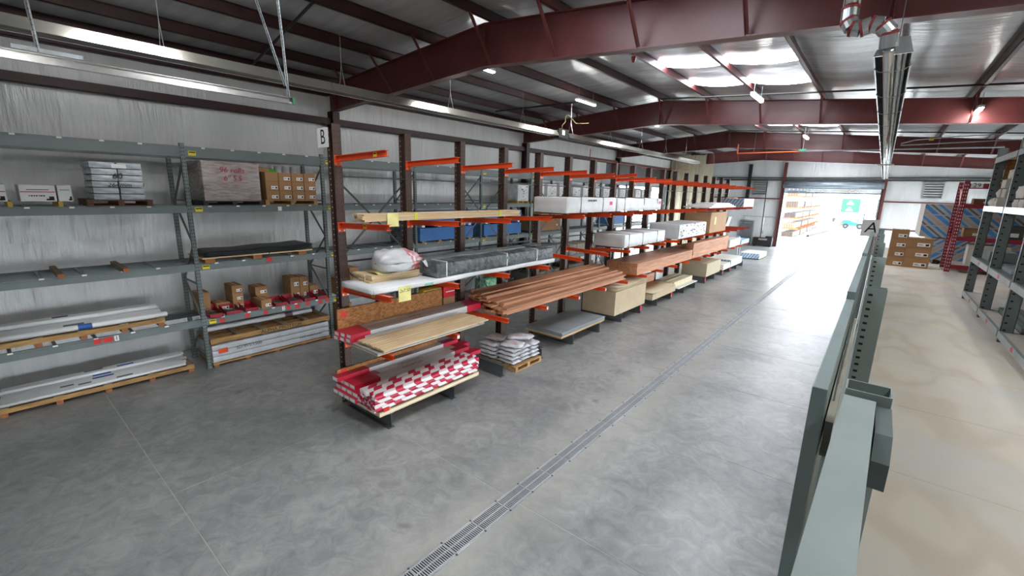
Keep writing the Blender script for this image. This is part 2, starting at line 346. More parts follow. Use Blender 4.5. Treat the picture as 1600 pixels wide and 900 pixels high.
# ------------------------------------------------------------------ walls
def vinyl_panel(w, h, seed, depth=.035):
    rr = random.Random(seed); a, b, c = rr.random()*6, rr.random()*6, rr.random()*6
    def fn(u, v):
        e = min(1, 8*u*(1-u)+.2)*min(1, 6*v*(1-v))
        z = depth*e*(.5+.2*math.sin(9*u+a)+.1*math.sin(31*u+b+2*v)+.06*math.sin(55*u+c-3*v))
        return (z, u*w, v*h)
    return MB().grid(fn, 22, 6)
def build_walls():
    LO0, LO1, LOH = 26.9, 34.9, 4.75
    wl = MB(); wl.box(XW-.2, XW-.01, Y0-.2, LO0, 0, ztop(XW)+.4); wl.box(XW-.2, XW-.01, LO1, Y1+.3, 0, ztop(XW)+.4); wl.box(XW-.2, XW-.01, LO0, LO1, LOH, ztop(XW)+.4)
    wl = wl.build('wall_left', M_DGREY); struct(wl, 'long left wall lined with wrinkled white vinyl insulation')
    W = 1.83
    meshes = {}
    for (za, zb) in ((0, 2.95), (2.95, 6.12), (6.12, 7.3)):
        for s in range(4): meshes[(za, s)] = vinyl_panel(W, zb-za, s+int(za*10)).mesh('insulation_panel', M_VINYL, True)
    k = 0; y = Y0
    while y < Y1-.2:
        for za in ((0, 2.95, 6.12) if not (LO0-.9 < y+.9 < LO1+.9) else (6.12,)): put('insulation_panel', meshes[(za, (k*7+int(za)) % 4)], wl, (XW-.005, y, za))
        seam = MB().box(-.002, .012, -.012, .012, 0, 7.2); k += 1; y += W
    edges = [Y0] + [-2.0] + FRAMES + [Y1]
    for z, m in ((6.03, M_GIRT), (2.95, M_GIRT), (6.84, M_GIRT)):
        for ya, yb in zip(edges, edges[1:]):
            g = MB(); g.box(0, .2, ya+.1, yb-.1, z, z+.012); g.box(.19, .2, ya+.1, yb-.1, z, z+.19 if z > 5 else z+.03)
            if z < 5: continue
            g.build('girt', m, wl, (XW, 0, 0))
    # unseen right wall, its openings added to let in daylight, and closed back wall
    wr = MB(); wr.box(XE, XE+.2, Y0-.2, Y1+.3, 4.6, ztop(XE)+.4); wr.box(XE, XE+.2, Y0-.2, 22.0, 2.26, 4.6)
    for a, b in ((Y0-.2, -3.5), (8.0, 8.4), (20.5, 25.0), (33.0, 34.0), (42.0, Y1+.3)): wr.box(XE, XE+.2, a, b, 0, 4.6 if a > 21 else 2.26)
    wr.box(XE, XE+.2, 22.0, 25.0, 2.26, 4.6)
    wr = wr.build('wall_right', M_VINYL); struct(wr, 'right wall of the warehouse with unseen openings added for daylight')
    wb = MB(); wb.box(XW-.2, XE+.2, Y0-.2, Y0, 0, 7.9)
    struct(wb.build('wall_back', M_VINYL), 'closed back wall behind the camera')
    # end wall with bay door
    we = MB(); DA, DB, DH = -6.78, -.22, 5.05
    we.box(XW-.2, DA, Y1+.05, Y1+.3, 0, 7.95); we.box(DB, XE+.2, Y1+.05, Y1+.3, 0, 7.95); we.box(DA, DB, Y1+.05, Y1+.3, DH, 7.95)
    we = we.build('wall_end', M_VINYL); struct(we, 'far end wall lined in white with an open bay door')
    pm = [vinyl_panel(1.6, 1, 40+s, .03).mesh('insulation_panel', M_VINYL, True) for s in range(3)]
    def panelrow(xa, xb, za, zb, n):
        wd = (xb-xa)/n
        for i in range(n):
            o = put('insulation_panel', pm[(i+int(za*3)) % 3], we, (xa+wd*(i+1), Y1+.045, za), R(90)); o.scale = (-1, wd/1.6, zb-za); o.rotation_euler = (0, 0, R(90))
            o.scale = (1, wd/1.6, zb-za); o.location = (xa+wd*(i+1), Y1+.045, za)
    for za, zb in ((0, 1.9), (1.9, 4.1), (4.1, 5.75)):
        panelrow(XW, DA, za, zb, 4); panelrow(DB, XE, za, zb, 4)
    panelrow(XW, XE, 5.75, 7.6, 12)
    for z, segs in ((5.7, [(XW, XE)]), (4.1, [(XW, DA-.2), (DB+.2, XE)]), (2.0, [(DB+.2, XE)])):
        for a, b in segs: MB().box(a, b, Y1-.16, Y1+.03, z, z+.1).build('girt', M_MAROON if z < 5 else M_DGREY, we)
    for x in (DA-.12, DB+.12): MB().box(x-.12, x+.12, Y1-.22, Y1+.04, 0, zbot(x)-.05 if x > -3 else 7.2).build('door_jamb', M_MAROON, we)
    MB().box(-9.75, -9.5, Y1-.22, Y1+.04, 4.1, 7.1).build('wall_column', M_BLACK, we)
    MB().box(XW, XE, Y1-.2, Y1-.02, 5.9, 5.98).build('header_pipe', M_DGREY, we)
    # vents
    for x in (-9.2, 2.2):
        v = thing('wall_louvre', 'grey louvred wall vent '+('left of' if x < 0 else 'right of')+' the bay door', 'vent', (x, Y1-.1, 4.45), 0, 'wall louvres beside the bay door')
        f = MB(); f.box(-.06, 0, 0, .08, 0, 1.2); f.box(1.0, 1.06, 0, .08, 0, 1.2); f.box(0, 1, 0, .08, 1.14, 1.2); f.box(0, 1, 0, .08, 0, .05); f.build('frame', M_GALV, v)
        for i in range(6): MB().obox((.5, .03, .14+i*.18), (1.0, .12, .02), Matrix.Rotation(R(40), 3, 'X')).build('slat', M_GALV, v)
    # bay door
    d = rootstruct('door_1', 'rolled up grey steel bay door over the bright opening'); d.location = ((DA+DB)/2, Y1-.2, 0)
    h = (DB-DA)/2
    MB().cyl((-h-.1, -.1, 5.35), (h+.1, -.1, 5.35), .26, 20).build('coil', mat('door_slat', '#9aa6b0', .35, metal=.3), d, smooth=True)
    for i in range(4): MB().box(-h, h, .02+.004*i, .05, 4.72+i*.1, 4.815+i*.1).build('curtain_slat', MATS['door_slat'], d)
    MB().box(-h, h, .0, .06, 4.66, 4.72).build('bottom_bar', mat('door_bar', '#7d8b9a', .4), d)
    for sx in (-1, 1): MB().box(sx*h-.06, sx*h+.06, -.02, .12, 0, 5.1).build('guide_rail', M_GALV, d)
    for i in range(5): MB().cyl((-h+1.1+i*1.1, -.005, 4.75), (-h+1.1+i*1.1, .01, 4.75), .03, 8).build('bolt', M_WHITE, d)
    # man door
    d = rootstruct('door_2', 'grey steel personnel door in the far end wall'); d.location = (-9.35, Y1-.02, 0)
    MB().box(-.5, .5, -.06, .04, .02, 2.1).build('leaf', mat('grey_door', '#6d7172', .5), d)
    f = MB(); f.box(-.58, -.5, -.08, .04, 0, 2.18); f.box(.5, .58, -.08, .04, 0, 2.18); f.box(-.5, .5, -.08, .04, 2.1, 2.18); f.build('door_frame', M_GALV, d)
    MB().box(-.2, .4, -.11, -.06, 1.92, 1.98).build('closer', M_GALV, d); MB().cyl((-.38, -.12, 1.02), (-.38, -.06, 1.02), .03, 10).build('handle', M_GALV, d)
    # beige corrugated partition standing in the left far corner
    pt = MB(); x = XW+.1; pr = []
    while x < -10.75:
        pr += [(x, 0), (x+.03, -.035), (x+.09, -.035), (x+.12, 0)]; x += .3
    pr.append((-10.7, 0)); pts = pr + [(-10.7, .04), (XW+.1, .04)]
    pt.prism(pts, 'z', 0, 7.2)
    wp = pt.build('wall_partition', mat('beige_sheet', '#958d75', .5, var=.05), None, (0, 35.5, 0)); struct(wp, 'beige corrugated steel partition in the far left corner')
    pr = []; y = 0
    while y < 2.2:
        pr += [(0, y), (.035, y+.03), (.035, y+.09), (0, y+.12)]; y += .3
    pts = pr + [(-.04, 2.4), (-.04, 0)]
    MB().prism(pts, 'z', 0, 7.3).build('return_panel', MATS['beige_sheet'], wp, (-10.7, 0.04, 0))
build_walls()
# ------------------------------------------------------------------ overhead fixtures
def build_leds():
    M_LENS = emit('led_lens', '#fafaf8', LED_POWER)
    body = MB().box(-.05, .05, -.6, .6, .03, .09).mesh('housing', M_WHITE)
    lens = MB().box(-.035, .035, -.58, .58, 0, .03).mesh('lens', M_LENS)
    rodm = MB().box(-.004, .004, -.45, -.44, .09, .4).box(-.004, .004, .44, .45, .09, .4).mesh('hanger', M_GALV)
    spots = []
    for r, x in enumerate((-8.0, -3.08, 1.46)):
        for k, y in enumerate(((2.1, 8.3, 13.4, 18.9), (3.2, 14.1, 24.0), (1.0, 4.6, 8.2, 16.4, 27.0))[r]):  # near deck lights are added out of view to brighten the deck
            spots.append((r, k, x, y))
    rows = ['left of the ridge', 'right of the ridge', 'above the deck, near ones added']
    order = ['first', 'second', 'third', 'fourth', 'fifth', 'sixth', 'seventh', 'eighth', 'ninth']
    for r, k, x, y in spots:
        t = thing('strip_light', order[k]+' white strip light from the camera in the row '+rows[r], 'ceiling light', (x, y, ztop(x)-.42), 0, 'strip lights under the roof')
        put('housing', body, t); put('lens', lens, t); put('hanger', rodm, t)
build_leds()
def reflector(t, y0, y1, w, h, m):
    r = MB(); a = .012
    prof = [(-w, 0), (-w*.62, h), (w*.62, h), (w, 0), (w-.012, 0), (w*.58, h-a), (-w*.58, h-a), (-w+.012, 0)]
    r.prism(prof, 'y', y0, y1); return r.build('reflector', m, t)
def build_heaters():
    M_REF = mat('heater_reflector', '#cfcdc4', .22, metal=.9, var=.08, scale=3)
    M_TUBE = mat('heater_tube', '#8d8b86', .35, metal=.6)
    # left infrared tube heater: two runs with the burner box between
    x, z = -8.95, 6.1
    for lab, y0, y1 in (('long infrared tube heater with bright reflector hung on chains near the left wall', -1.0, 13.1), ('far infrared tube heater hung beyond the black burner box', 13.75, 28.3)):
        t = thing('tube_heater', lab, 'heater', (x, (y0+y1)/2, z), 0, 'infrared tube heaters'); L = (y1-y0)/2
        y = -L
        while y < L-.1:
            e = min(y+3.0, L); reflector(t, y, e-.006, .17, .16, M_REF); y = e
        for sx in (-.06, .06): MB().cyl((sx, -L, .03), (sx, L, .03), .045, 10).build('tube', M_TUBE, t, smooth=True)
        for q in range(int(L*2/3)+1):
            yy = -L+.3+q*3.0
            if yy > L: break
            ch = MB(); ch.tube([(-.1, yy, .16), (0, yy, .55), (.1, yy, .16)], .006, 4); ch.tube([(0, yy, .55), (0, yy, 1.25)], .006, 4); ch.build('chain', M_GALV, t)
    t = thing('heater_burner', 'black burner control box joining the two left tube heaters', 'burner', (x, 13.4, z-.05))
    MB().box(-.15, .15, -.3, .3, 0, .3).build('case', M_BLACK, t, bevel=.01); MB().box(-.02, .1, -.305, -.3, .1, .24).build('label', M_LABEL, t)
    MB().box(.15, .153, -.1, .06, .1, .25).build('label', M_LABEL, t)
    g = MB(); g.tube([(0, .1, .3), (0, .1, .45), (.05, .2, .55), (.02, .25, .75), (.1, .3, .8), (.4, .35, .5), (.8, .5, .5)], .009, 6); g.build('gas_line', mat('yellow_gas_line', '#a39a6a', .5), t)
    # right heater with flue
    x, z = -.15, 5.62
    t = thing('flue_heater', 'large infrared tube heater with silver flue pipe hanging above the upper deck edge', 'heater', (x, 5.9, z))
    y = 0
    while y < 33:
        e = min(y+3.0, 33); r = MB(); w, h = .15, .15
        r.prism([(-w, 0), (-w*.7, h), (w*.7, h), (w, 0), (w-.012, 0), (w*.66, h-.012), (-w*.66, h-.012), (-w+.012, 0)], 'y', y, e-.006); r.build('reflector', mat('dull_reflector', '#6b6c6b', .3, metal=.7), t); y = e
    MB().prism([(-.15, 0), (-.1, .15), (.1, .15), (.15, 0)], 'y', -.02, 0).build('end_plate', M_GALV, t)
    MB().cyl((-.035, -.05, .03), (-.035, 33, .03), .05, 14).build('tube', M_ALU, t, smooth=True)
    MB().cyl((.05, 0, .04), (.05, 33, .04), .02, 10).build('return_tube', M_ALU, t, smooth=True)
    MB().cyl((.09, 0, .05), (.09, 33, .05), .016, 10).build('return_tube', M_GALV, t, smooth=True)
    hk = MB(); hk.tube([(-.15, 0, 0), (-.1, 0, -.04), (.0, 0, -.05), (.1, 0, -.04), (.15, 0, 0)], .005, 5); hk = hk.mesh('wire_hanger', M_GALV)
    for q in range(22): put('wire_hanger', hk, t, (0, .5+q*1.5, 0))
    MB().box(-.24, .24, 16.0, 16.06, -.1, -.05).build('crossbar', M_WHITE, t)
    # flue: offset elbow made of gores, with red sealant rings
    path = [(-.05, -.06, .06), (-.06, -.1, .18), (-.12, -.12, .25), (-.2, -.12, .27), (-.28, -.12, .25), (-.35, -.12, .27), (-.385, -.11, .34), (-.39, -.1, .45)]
    for a, b in zip(path, path[1:]): MB().cyl(a, b, .075, 16).build('flue_gore', M_GALV, t, smooth=False)
    MB().cyl(path[-1], (-.39, -.1, 2.0), .07, 18).build('flue_pipe', M_ALU, t, smooth=True)
    for i, p in enumerate(path[1:]):
        q = Vector(path[i]); d = (Vector(p)-q).normalized()
        MB().cyl(Vector(p)-d*.01, Vector(p)+d*.012, .08, 16).build('sealant_ring', mat('red_sealant', '#7d1f24', .6), t)
    for q in range(4):
        ch = MB(); ch.tube([(0, 1+q*9, .2), (0, 1+q*9, 1.3)], .005, 4); ch.build('hanger_wire', M_GALV, t)
build_heaters()
def build_misc_overhead():
    # galvanised overhead door track on punched angle hangers
    t = thing('door_track', 'galvanised overhead door track on punched angle hangers at upper left', 'door track', (-7.25, -1.0, 5.5))
    r = MB(); r.box(-.004, .004, -3, 4.42, -.045, .045); r.box(-.004, .05, -3, 4.42, .04, .048); r.box(-.004, .05, -3, 4.42, -.048, -.04); r.box(.046, .05, -3, 4.42, -.04, -.02); r.build('rail', M_ALU, t)
    MB().box(-.006, .06, 4.42, 4.45, -.05, .05).build('end_cap', mat('green_cap', '#1f7a4a', .5), t)
    def angle(p0, p1, nm):
        a = MB(); a.bar(p0, p1, .035, .004, up=(1, 0, 0)); a.bar((p0[0]+.018, p0[1], p0[2]), (p1[0]+.018, p1[1], p1[2]), .004, .035, up=(1, 0, 0)); a.build(nm, M_GALV, t)
        n = int((Vector(p1)-Vector(p0)).length/.05); h = MB()
        for i in range(n):
            c = Vector(p0).lerp(Vector(p1), (i+.5)/n); h.cbox(c.x+.018, c.y, c.z-.008, .006, .012, .016)
        o = h.build('punched_holes', M_DHOLE, t); o['kind'] = 'stuff'
    angle((.02, 1.75, .05), (.02, 1.68, 1.6), 'hanger'); angle((.02, 4.38, .05), (.02, 4.32, 1.6), 'hanger'); angle((.02, 4.34, .2), (.02, 3.9, 1.7), 'hanger')
    a = MB(); a.bar((.03, 1.55, .08), (.03, 2.1, .08), .05, .004, up=(1, 0, 0)); a.bar((.03, 1.55, .06), (.03, 2.1, .06), .004, .05, up=(1, 0, 0)); a.build('foot_angle', M_GALV, t)
    # orange pipe loop hung below the third frame
    t = thing('orange_pipe', 'orange conduit dropping to a silver pipe below the third maroon frame', 'pipe', (-6.2, 25.7, 6.42))
    MB().cyl((0, 0, 0), (2.8, .1, .02), .03, 8).cyl((0, 0, 0), (0, 0, .45), .03, 8).build('orange_run', mat('orange_pipe', '#e0703a', .5), t)
    MB().cyl((2.8, .1, .02), (9.5, .3, -.02), .03, 8).build('silver_run', M_GALV, t); MB().box(2.68, 2.98, .02, .18, .02, .12).build('junction_box', mat('green_box', '#3f8f72', .5), t)
    for x in (.75, 2.85): MB().cyl((x, .05, .05), (x, .05, 1.0), .008, 5).build('hanger_rod', M_GALV, t)
    # yellow tagged gas line on the right
    t = thing('gas_line', 'thin grey gas line with yellow tags left of the flue heater', 'pipe', (0.15, 20.5, 6.15))
    t['label'] = 'thin gas line with yellow tags running right from the flue heater'
    MB().tube([(0, 0, 0), (.35, 0, .1), (1.4, .2, .18), (2.2, .3, .2)], .018, 6).tube([(0, .1, -.05), (3.0, .5, .05), (5.2, .8, .05)], .016, 6).build('line', M_GALV, t)
    for x, z in ((.75, .13), (3.3, .06)): MB().box(x-.06, x+.06, -.03+x*.15, .03+x*.15, z-.05, z+.05).build('yellow_tag', M_YELL, t)
    # red thin sprinkler line along the left wall
    o = MB().tube([(0, 0, .5), (0, 0, 0), (-.4, 10, 0), (1.6, 11.2, 0)], .018, 6).build('sprinkler_line', mat('red_pipe', '#b8402a', .5), None, (-12.4, 21.5, 6.0)); tag(o, 'thin red pipe stepping along the far left wall below the roof', 'pipe')
    # angled black braces on the left roof slope
    for k, (p, q) in enumerate([((-12.9, 5.1, ztop(-12.9)-.04), (-8.4, 4.5, ztop(-8.4)-.04)), ((-11.75, 8.4, ztop(-11.75)-.1), (-8.0, 8.3, ztop(-8)-.42)), ((-11.75, 13.2, ztop(-11.75)-.1), (-8.0, 13.1, ztop(-8)-.42)), ((-11.6, 18.6, ztop(-11.75)-.1), (-8.0, 18.7, ztop(-8)-.42))]):
        o = MB().tube([Vector(p)-Vector(p), Vector(q)-Vector(p)], .03, 6).build('roof_conduit', M_BLACK, None, p)
        tag(o, ['black diagonal pipe on the near left roof slope', 'black pipe reaching the strip light behind the nearest frame', 'black pipe reaching the strip light before the second frame', 'black pipe reaching the strip light behind the second frame'][k], 'pipe', 'black roof pipes')
    o = MB().cyl((0, 0, 0), (0, 0, -.1), .06, 12, .045).cyl((0, 0, -.1), (0, 0, -.13), .03, 12).build('fire_alarm', mat('alarm_red', '#a3262b', .4), None, (-5.1, 10.6, ztop(-5.1)-.02)); tag(o, 'small red alarm device under a roof purlin', 'alarm')
    o = MB().cyl((0, 0, .03), (0, 0, 0), .07, 14).build('conduit_cover', MATS['alarm_red'], None, (-8.42, 3.6, ztop(-8.5)-.03)); tag(o, 'round red cover on the near left purlin', 'cover')
build_misc_overhead()
# ------------------------------------------------------------------ pallet racking along the left wall
RXF, RXR = -11.6, -12.65
RPY = [-.27]+[3.09+3.06*k for k in range(10)]
RLEV = [1.19, 2.47, 3.75, 4.99]
def hole_strip(n, pitch, x, ys, z0, w=.012, h=.02):
    b = MB()
    for i in range(n):
        for y in ys: b.box(x-.0015, x+.0015, y-w/2, y+w/2, z0+i*pitch, z0+i*pitch+h)
    return b
def build_rack():
    t = thing('pallet_rack', 'long grey steel pallet rack standing along the left wall', 'rack', ((RXF+RXR)/2, RPY[0], 0))
    ox = (RXF+RXR)/2; oy = RPY[0]
    post = MB(); post.box(-.04, .04, -.04, .04, 0, 5.05)
    pm = post.mesh('post', M_RACK)
    hm = hole_strip(66, .075, .0415, (-.02, .02), .06, .014, .03); h2 = MB()
    for i in range(66):
        for x in (-.02, .02): h2.box(x-.007, x+.007, -.0415, -.0405, .06+i*.075, .09+i*.075)
    hm.add(h2.v, h2.f); hm = hm.mesh('punched_holes', M_RACKD)
    fp = MB().box(-.07, .07, -.06, .06, 0, .012).mesh('foot_plate', M_RACK)
    for y in RPY:
        for x in (RXF, RXR):
            o = put('post', pm, t, (x-ox, y-oy, 0)); q = put('punched_holes', hm, o); q['kind'] = 'stuff'; put('foot_plate', fp, o)
        for i, (za, zb) in enumerate([(.3, 1.15), (1.15, 2.0), (2.0, 2.9), (2.9, 3.8), (3.8, 4.7)]):
            a, b = (RXF-.04-ox, RXR+.04-ox) if i % 2 else (RXR+.04-ox, RXF-.04-ox)
            MB().bar((a, y-oy, za), (b, y-oy, zb), .035, .03).build('brace', M_RACK, t)
        for z in (.25, 2.0, 3.85): MB().bar((RXF-.04-ox, y-oy, z), (RXR+.04-ox, y-oy, z), .035, .03).build('brace', M_RACK, t)
    for li, z in enumerate(RLEV):
        h = .22 if li == 3 else .155
        fms = [MB().prism([(-.03, z-h), (.03, z-h), (.03, z-.035), (.012, z-.035), (.012, z), (-.03, z)], 'y', 0, bl).mesh('beam', M_RACK) for bl in (RPY[1]-RPY[0]-.08, 2.98)]
        cb = MB().box(0, RXF-RXR-.06, -.025, .025, z-.035, z-.005).mesh('crossbar', mat('crossbar_steel', '#7d8886', .45))
        tp = MB().box(.0305, .032, -.04, .04, -.012, .012).mesh('clip_tag', M_LABEL)
        for bay in range(len(RPY)-1):
            y = RPY[bay]+.04; fm = fms[0 if bay == 0 else 1]
            put('beam', fm, t, (RXF-.005-ox, y-oy, 0)); put('beam', fm, t, (RXR+.005-ox, y-oy, 0))
            for k in range(5): put('crossbar', cb, t, (RXR+.03-ox, y-oy+.35+k*.57, 0))
            if bay < 4:
                for k in range(5): put('crossbar_tab', MB().box(0, .008, -.035, .035, -.032, -.003).mesh('crossbar_tab', M_LABEL) if (bay+k+li) == 0 else bpy.data.meshes['crossbar_tab'], t, (RXF+.008-ox, y-oy+.35+k*.57, z+.0))
            if bay in (0, 1, 2, 4, 5):
                p = MB().box(.026, .029, .06, .2, z-h*.85, z-h*.85+.095).build('capacity_plate', M_YELL, t, (RXF-ox, y-oy, 0))
                MB().box(.029, .0297, .07, .19, z-h*.85+.055, z-h*.85+.08).build('print', M_INK, p)
    # price cards on the beams
    k = 0
    for (y, z, m, w) in [(1.27, 1.12, M_CARDRED, .11), (1.43, 1.12, M_CARDRED, .15), (3.45, 1.09, M_CARDRED, .1), (4.0, 1.1, M_CARDRED, .1), (4.42, 1.1, M_CARDRED, .1), (4.98, 1.12, M_CARDRED, .1), (5.22, 1.11, M_CARDRED, .12), (5.5, 1.13, M_CARDRED, .1), (5.85, 1.12, M_CARDRED, .1), (6.05, 1.14, M_CARDRED, .08), (4.62, 2.42, M_CARDRED, .13), (4.98, 3.66, M_LABEL, .09)]:
        MB().box(.027, .0295, -w/2, w/2, -.05, .05).build('price_card', m, t, (RXF-ox, y-oy, z))
    for y, d in ((1.56, '1'), (4.86, '2')):
        p = MB().box(.027, .0295, -.035, .035, -.055, .055).build('number_plate', M_LABEL, t, (RXF-ox, y-oy, 1.12)); text('digit', d, M_INK, p, (.031, 0, 0), FACE_X, .12, .0005)
build_rack()

# ------------------------------------------------------------------ goods generators
def wood_pallet(label, loc, lx, ly, h=.13, rz=0, n=7, group=None, m=None, nst=3, cat='pallet', decks=True):
    """deck boards run along y, stringers along x when lx<ly is not given; origin at base centre"""
    m = m or M_WOOD
    t = thing('wooden_pallet', label, cat, loc, rz, group)
    for i in range(nst):
        y = -ly/2+.05+(ly-.1)*i/(nst-1); MB().box(-lx/2, lx/2, y-.045, y+.045, .018, h-.02).build('stringer', m, t)
    w = lx/n*.72
    me = MB().box(-w/2, w/2, -ly/2, ly/2, h-.02, h).mesh('deck_board', m)
    for i in range(n): put('deck_board', me, t, (-lx/2+w/2+(lx-w)*i/(n-1), 0, 0))
    me = MB().box(-w/2, w/2, -ly/2, ly/2, 0, .018).mesh('bottom_board', m)
    for i in (0, n//2, n-1): put('bottom_board', me, t, (-lx/2+w/2+(lx-w)*i/(n-1), 0, 0))
    return t
def carton(label, loc, dx, dy, dz, rz=0, group=None, m=None, lab='x', stripe=None, holes=False, name='carton'):
    t = thing(name, label, 'box', loc, rz, group); m = m or M_CARD
    MB().box(-dx/2, dx/2, -dy/2, dy/2, 0, dz).build('body', m, t, bevel=.006)
    MB().box(-dx/2+.002, dx/2-.002, -.02, .02, dz, dz+.0015).build('tape', mat('tape', '#b89468', .3), t)
    if lab:
        l = MB().box(dx/2+.0005, dx/2+.002, -dy*.1, dy*.4, dz*.18, dz*.52).build('label', M_LABEL, t)
        MB().box(dx/2+.0021, dx/2+.0027, dy*.22, dy*.36, dz*.24, dz*.44).box(dx/2+.0021, dx/2+.0027, -dy*.06, dy*.14, dz*.3, dz*.34).box(dx/2+.0021, dx/2+.0027, -dy*.06, dy*.1, dz*.38, dz*.41).build('print', M_INK, l)
    if stripe: MB().box(dx/2+.0005, dx/2+.002, -dy/2+.01, dy/2-.01, dz*.55, dz*.6).build('stripe', stripe, t)
    return t
def bumpy_box(dx, dy, dz, seed, amp=.02, n=8, freq=1., bottom=False):
    """soft wrapped block with rounded edges and slight bulges, base at z=0"""
    rr = random.Random(seed); ph = [rr.random()*6.28 for _ in range(6)]
    nx, ny, nz = max(2, int(dx/.08)), max(2, int(dy/.08)), max(2, int(dz/.06))
    nx, ny, nz = min(nx, 24), min(ny, 60), min(nz, 14)
    b = MB()
    def warp(p):
        x, y, z = p; a = amp
        ux, uy, uz = 2*x/dx, 2*y/dy, 2*z/dz-1
        s = math.sin(y*6*freq+ph[0])*.5+math.sin(y*15*freq+z*9+ph[1])*.35+math.sin(z*14+ph[2])*.4+math.sin(x*11+y*5+ph[3])*.4
        r = .03
        k = 1
        if abs(ux) > .999: x += math.copysign(a*s*.5, ux)*(1-abs(uz)**6)*(1-abs(uy)**8)
        if abs(uy) > .999: y += math.copysign(a*s*.5, uy)*(1-abs(uz)**6)*(1-abs(ux)**8)
        if uz > .999: z += a*s*.4*(1-abs(ux)**6)
        e = (abs(ux) > .999)+(abs(uy) > .999)+(abs(uz) > .999)
        if e >= 2:
            q = r*.5
            x -= math.copysign(q, ux) if abs(ux) > .999 else 0; y -= math.copysign(q, uy) if abs(uy) > .999 else 0
            if uz > .999: z -= q
        return (x, y, z)
    def face(f, nu, nv): b.grid(lambda u, v: warp(f(u, v)), nu, nv)
    hx, hy = dx/2, dy/2
    face(lambda u, v: (-hx+dx*u, -hy+dy*v, dz), nx, ny)
    face(lambda u, v: (hx, -hy+dy*u, dz*v), ny, nz); face(lambda u, v: (-hx, hy-dy*u, dz*v), ny, nz)
    face(lambda u, v: (-hx+dx*u, -hy, dz*v), nx, nz); face(lambda u, v: (hx-dx*u, hy, dz*v), nx, nz)
    b.add([(-hx, -hy, 0), (hx, -hy, 0), (hx, hy, 0), (-hx, hy, 0)], [(0, 3, 2, 1)])
    return b
def straps(t, dx, dy, dz, ys, m, w=.025, z0=0):
    for y in ys:
        s = MB(); a = .012
        s.box(dx/2, dx/2+a, y-w/2, y+w/2, z0, dz+a); s.box(-dx/2-a, -dx/2, y-w/2, y+w/2, z0, dz+a); s.box(-dx/2, dx/2, y-w/2, y+w/2, dz, dz+a); s.build('strap', m, t)
def wrapped(label, loc, dx, dy, dz, seed, ys=(), group=None, m=None, sm=None, amp=.02, name='wrapped_bundle', cat='lumber bundle', rz=0):
    t = thing(name, label, cat, loc, rz, group)
    bumpy_box(dx, dy, dz, seed, amp).build('wrap', m or M_TARP, t, smooth=True)
    straps(t, dx, dy, dz, ys, sm or M_DGREY)
    return t
def scribble(name, body, m, parent, loc, rot, size): return text(name, body, m, parent, loc, rot, size, .0006, .15)

# ------------------------------------------------------------------ near left bay of the rack
def long_pallet(label, loc, lx, ly, h, nb=6, nst=3, front=None):
    t = thing('long_pallet', label, 'pallet', loc)
    for i in range(nst):
        x = -lx/2+.025+(lx-.05)*i/(nst-1); MB().box(x-.022, x+.022, -ly/2, ly/2, h*.38, h-.019).build('stringer', M_WOOD, t)
    for i in range(nb):
        y = -ly/2+.07+(ly-.14)*i/(nb-1)
        MB().box(-lx/2, lx/2, y-.07, y+.07, h-.018, h).build('cross_board', mat('grey_wood', '#9a8566', .75, var=.2, scale=4, stretch=(1, 6, 6), rand=.1), t)
        MB().box(-lx/2, lx/2+.005, y-.05, y+.05, 0, h*.38-.001).build('foot_block', mat('orange_timber', '#a8683c', .75, var=.2, scale=5, stretch=(1, 6, 6)), t)
    return t
def pipes_group(label, grp, x0, x1, n, y0, y1, z, r, rows=1, seed=0, nm='white_pipe'):
    rr = random.Random(seed)
    L = y1-y0; me = MB().cyl((0, -L/2, 0), (0, L/2, 0), r, 10).mesh(nm, M_PVC, False)
    me.polygons.foreach_set('use_smooth', [len(p.vertices) == 4 for p in me.polygons])
    for row in range(rows):
        for i in range(n if row == 0 else max(2, n//3)):
            x = x0+(x1-x0)*(i+.5*row)/(n-1)
            o = put(nm, me, None, (x, (y0+y1)/2+rr.uniform(-.12, .05), z+r+row*((x1-x0)/(n-1)*.5*1.73 if False else r*1.62))); tag(o, ORD[(n if row == 0 else max(2, n//3))-1-i]+' white pipe from the aisle, '+('lower' if row == 0 else 'upper')+' layer '+label, 'pipe', grp)
            if rr.random() < .55:
                yb_ = rr.uniform(-.6, .4)
                MB().cyl((0, yb_, 0), (0, yb_+rr.uniform(.15, .35), 0), r+.0008, 10, caps=False).build('print_band', M_BTAPE if rr.random() < .4 else mat('grey_print', '#6d7377', .6), o)
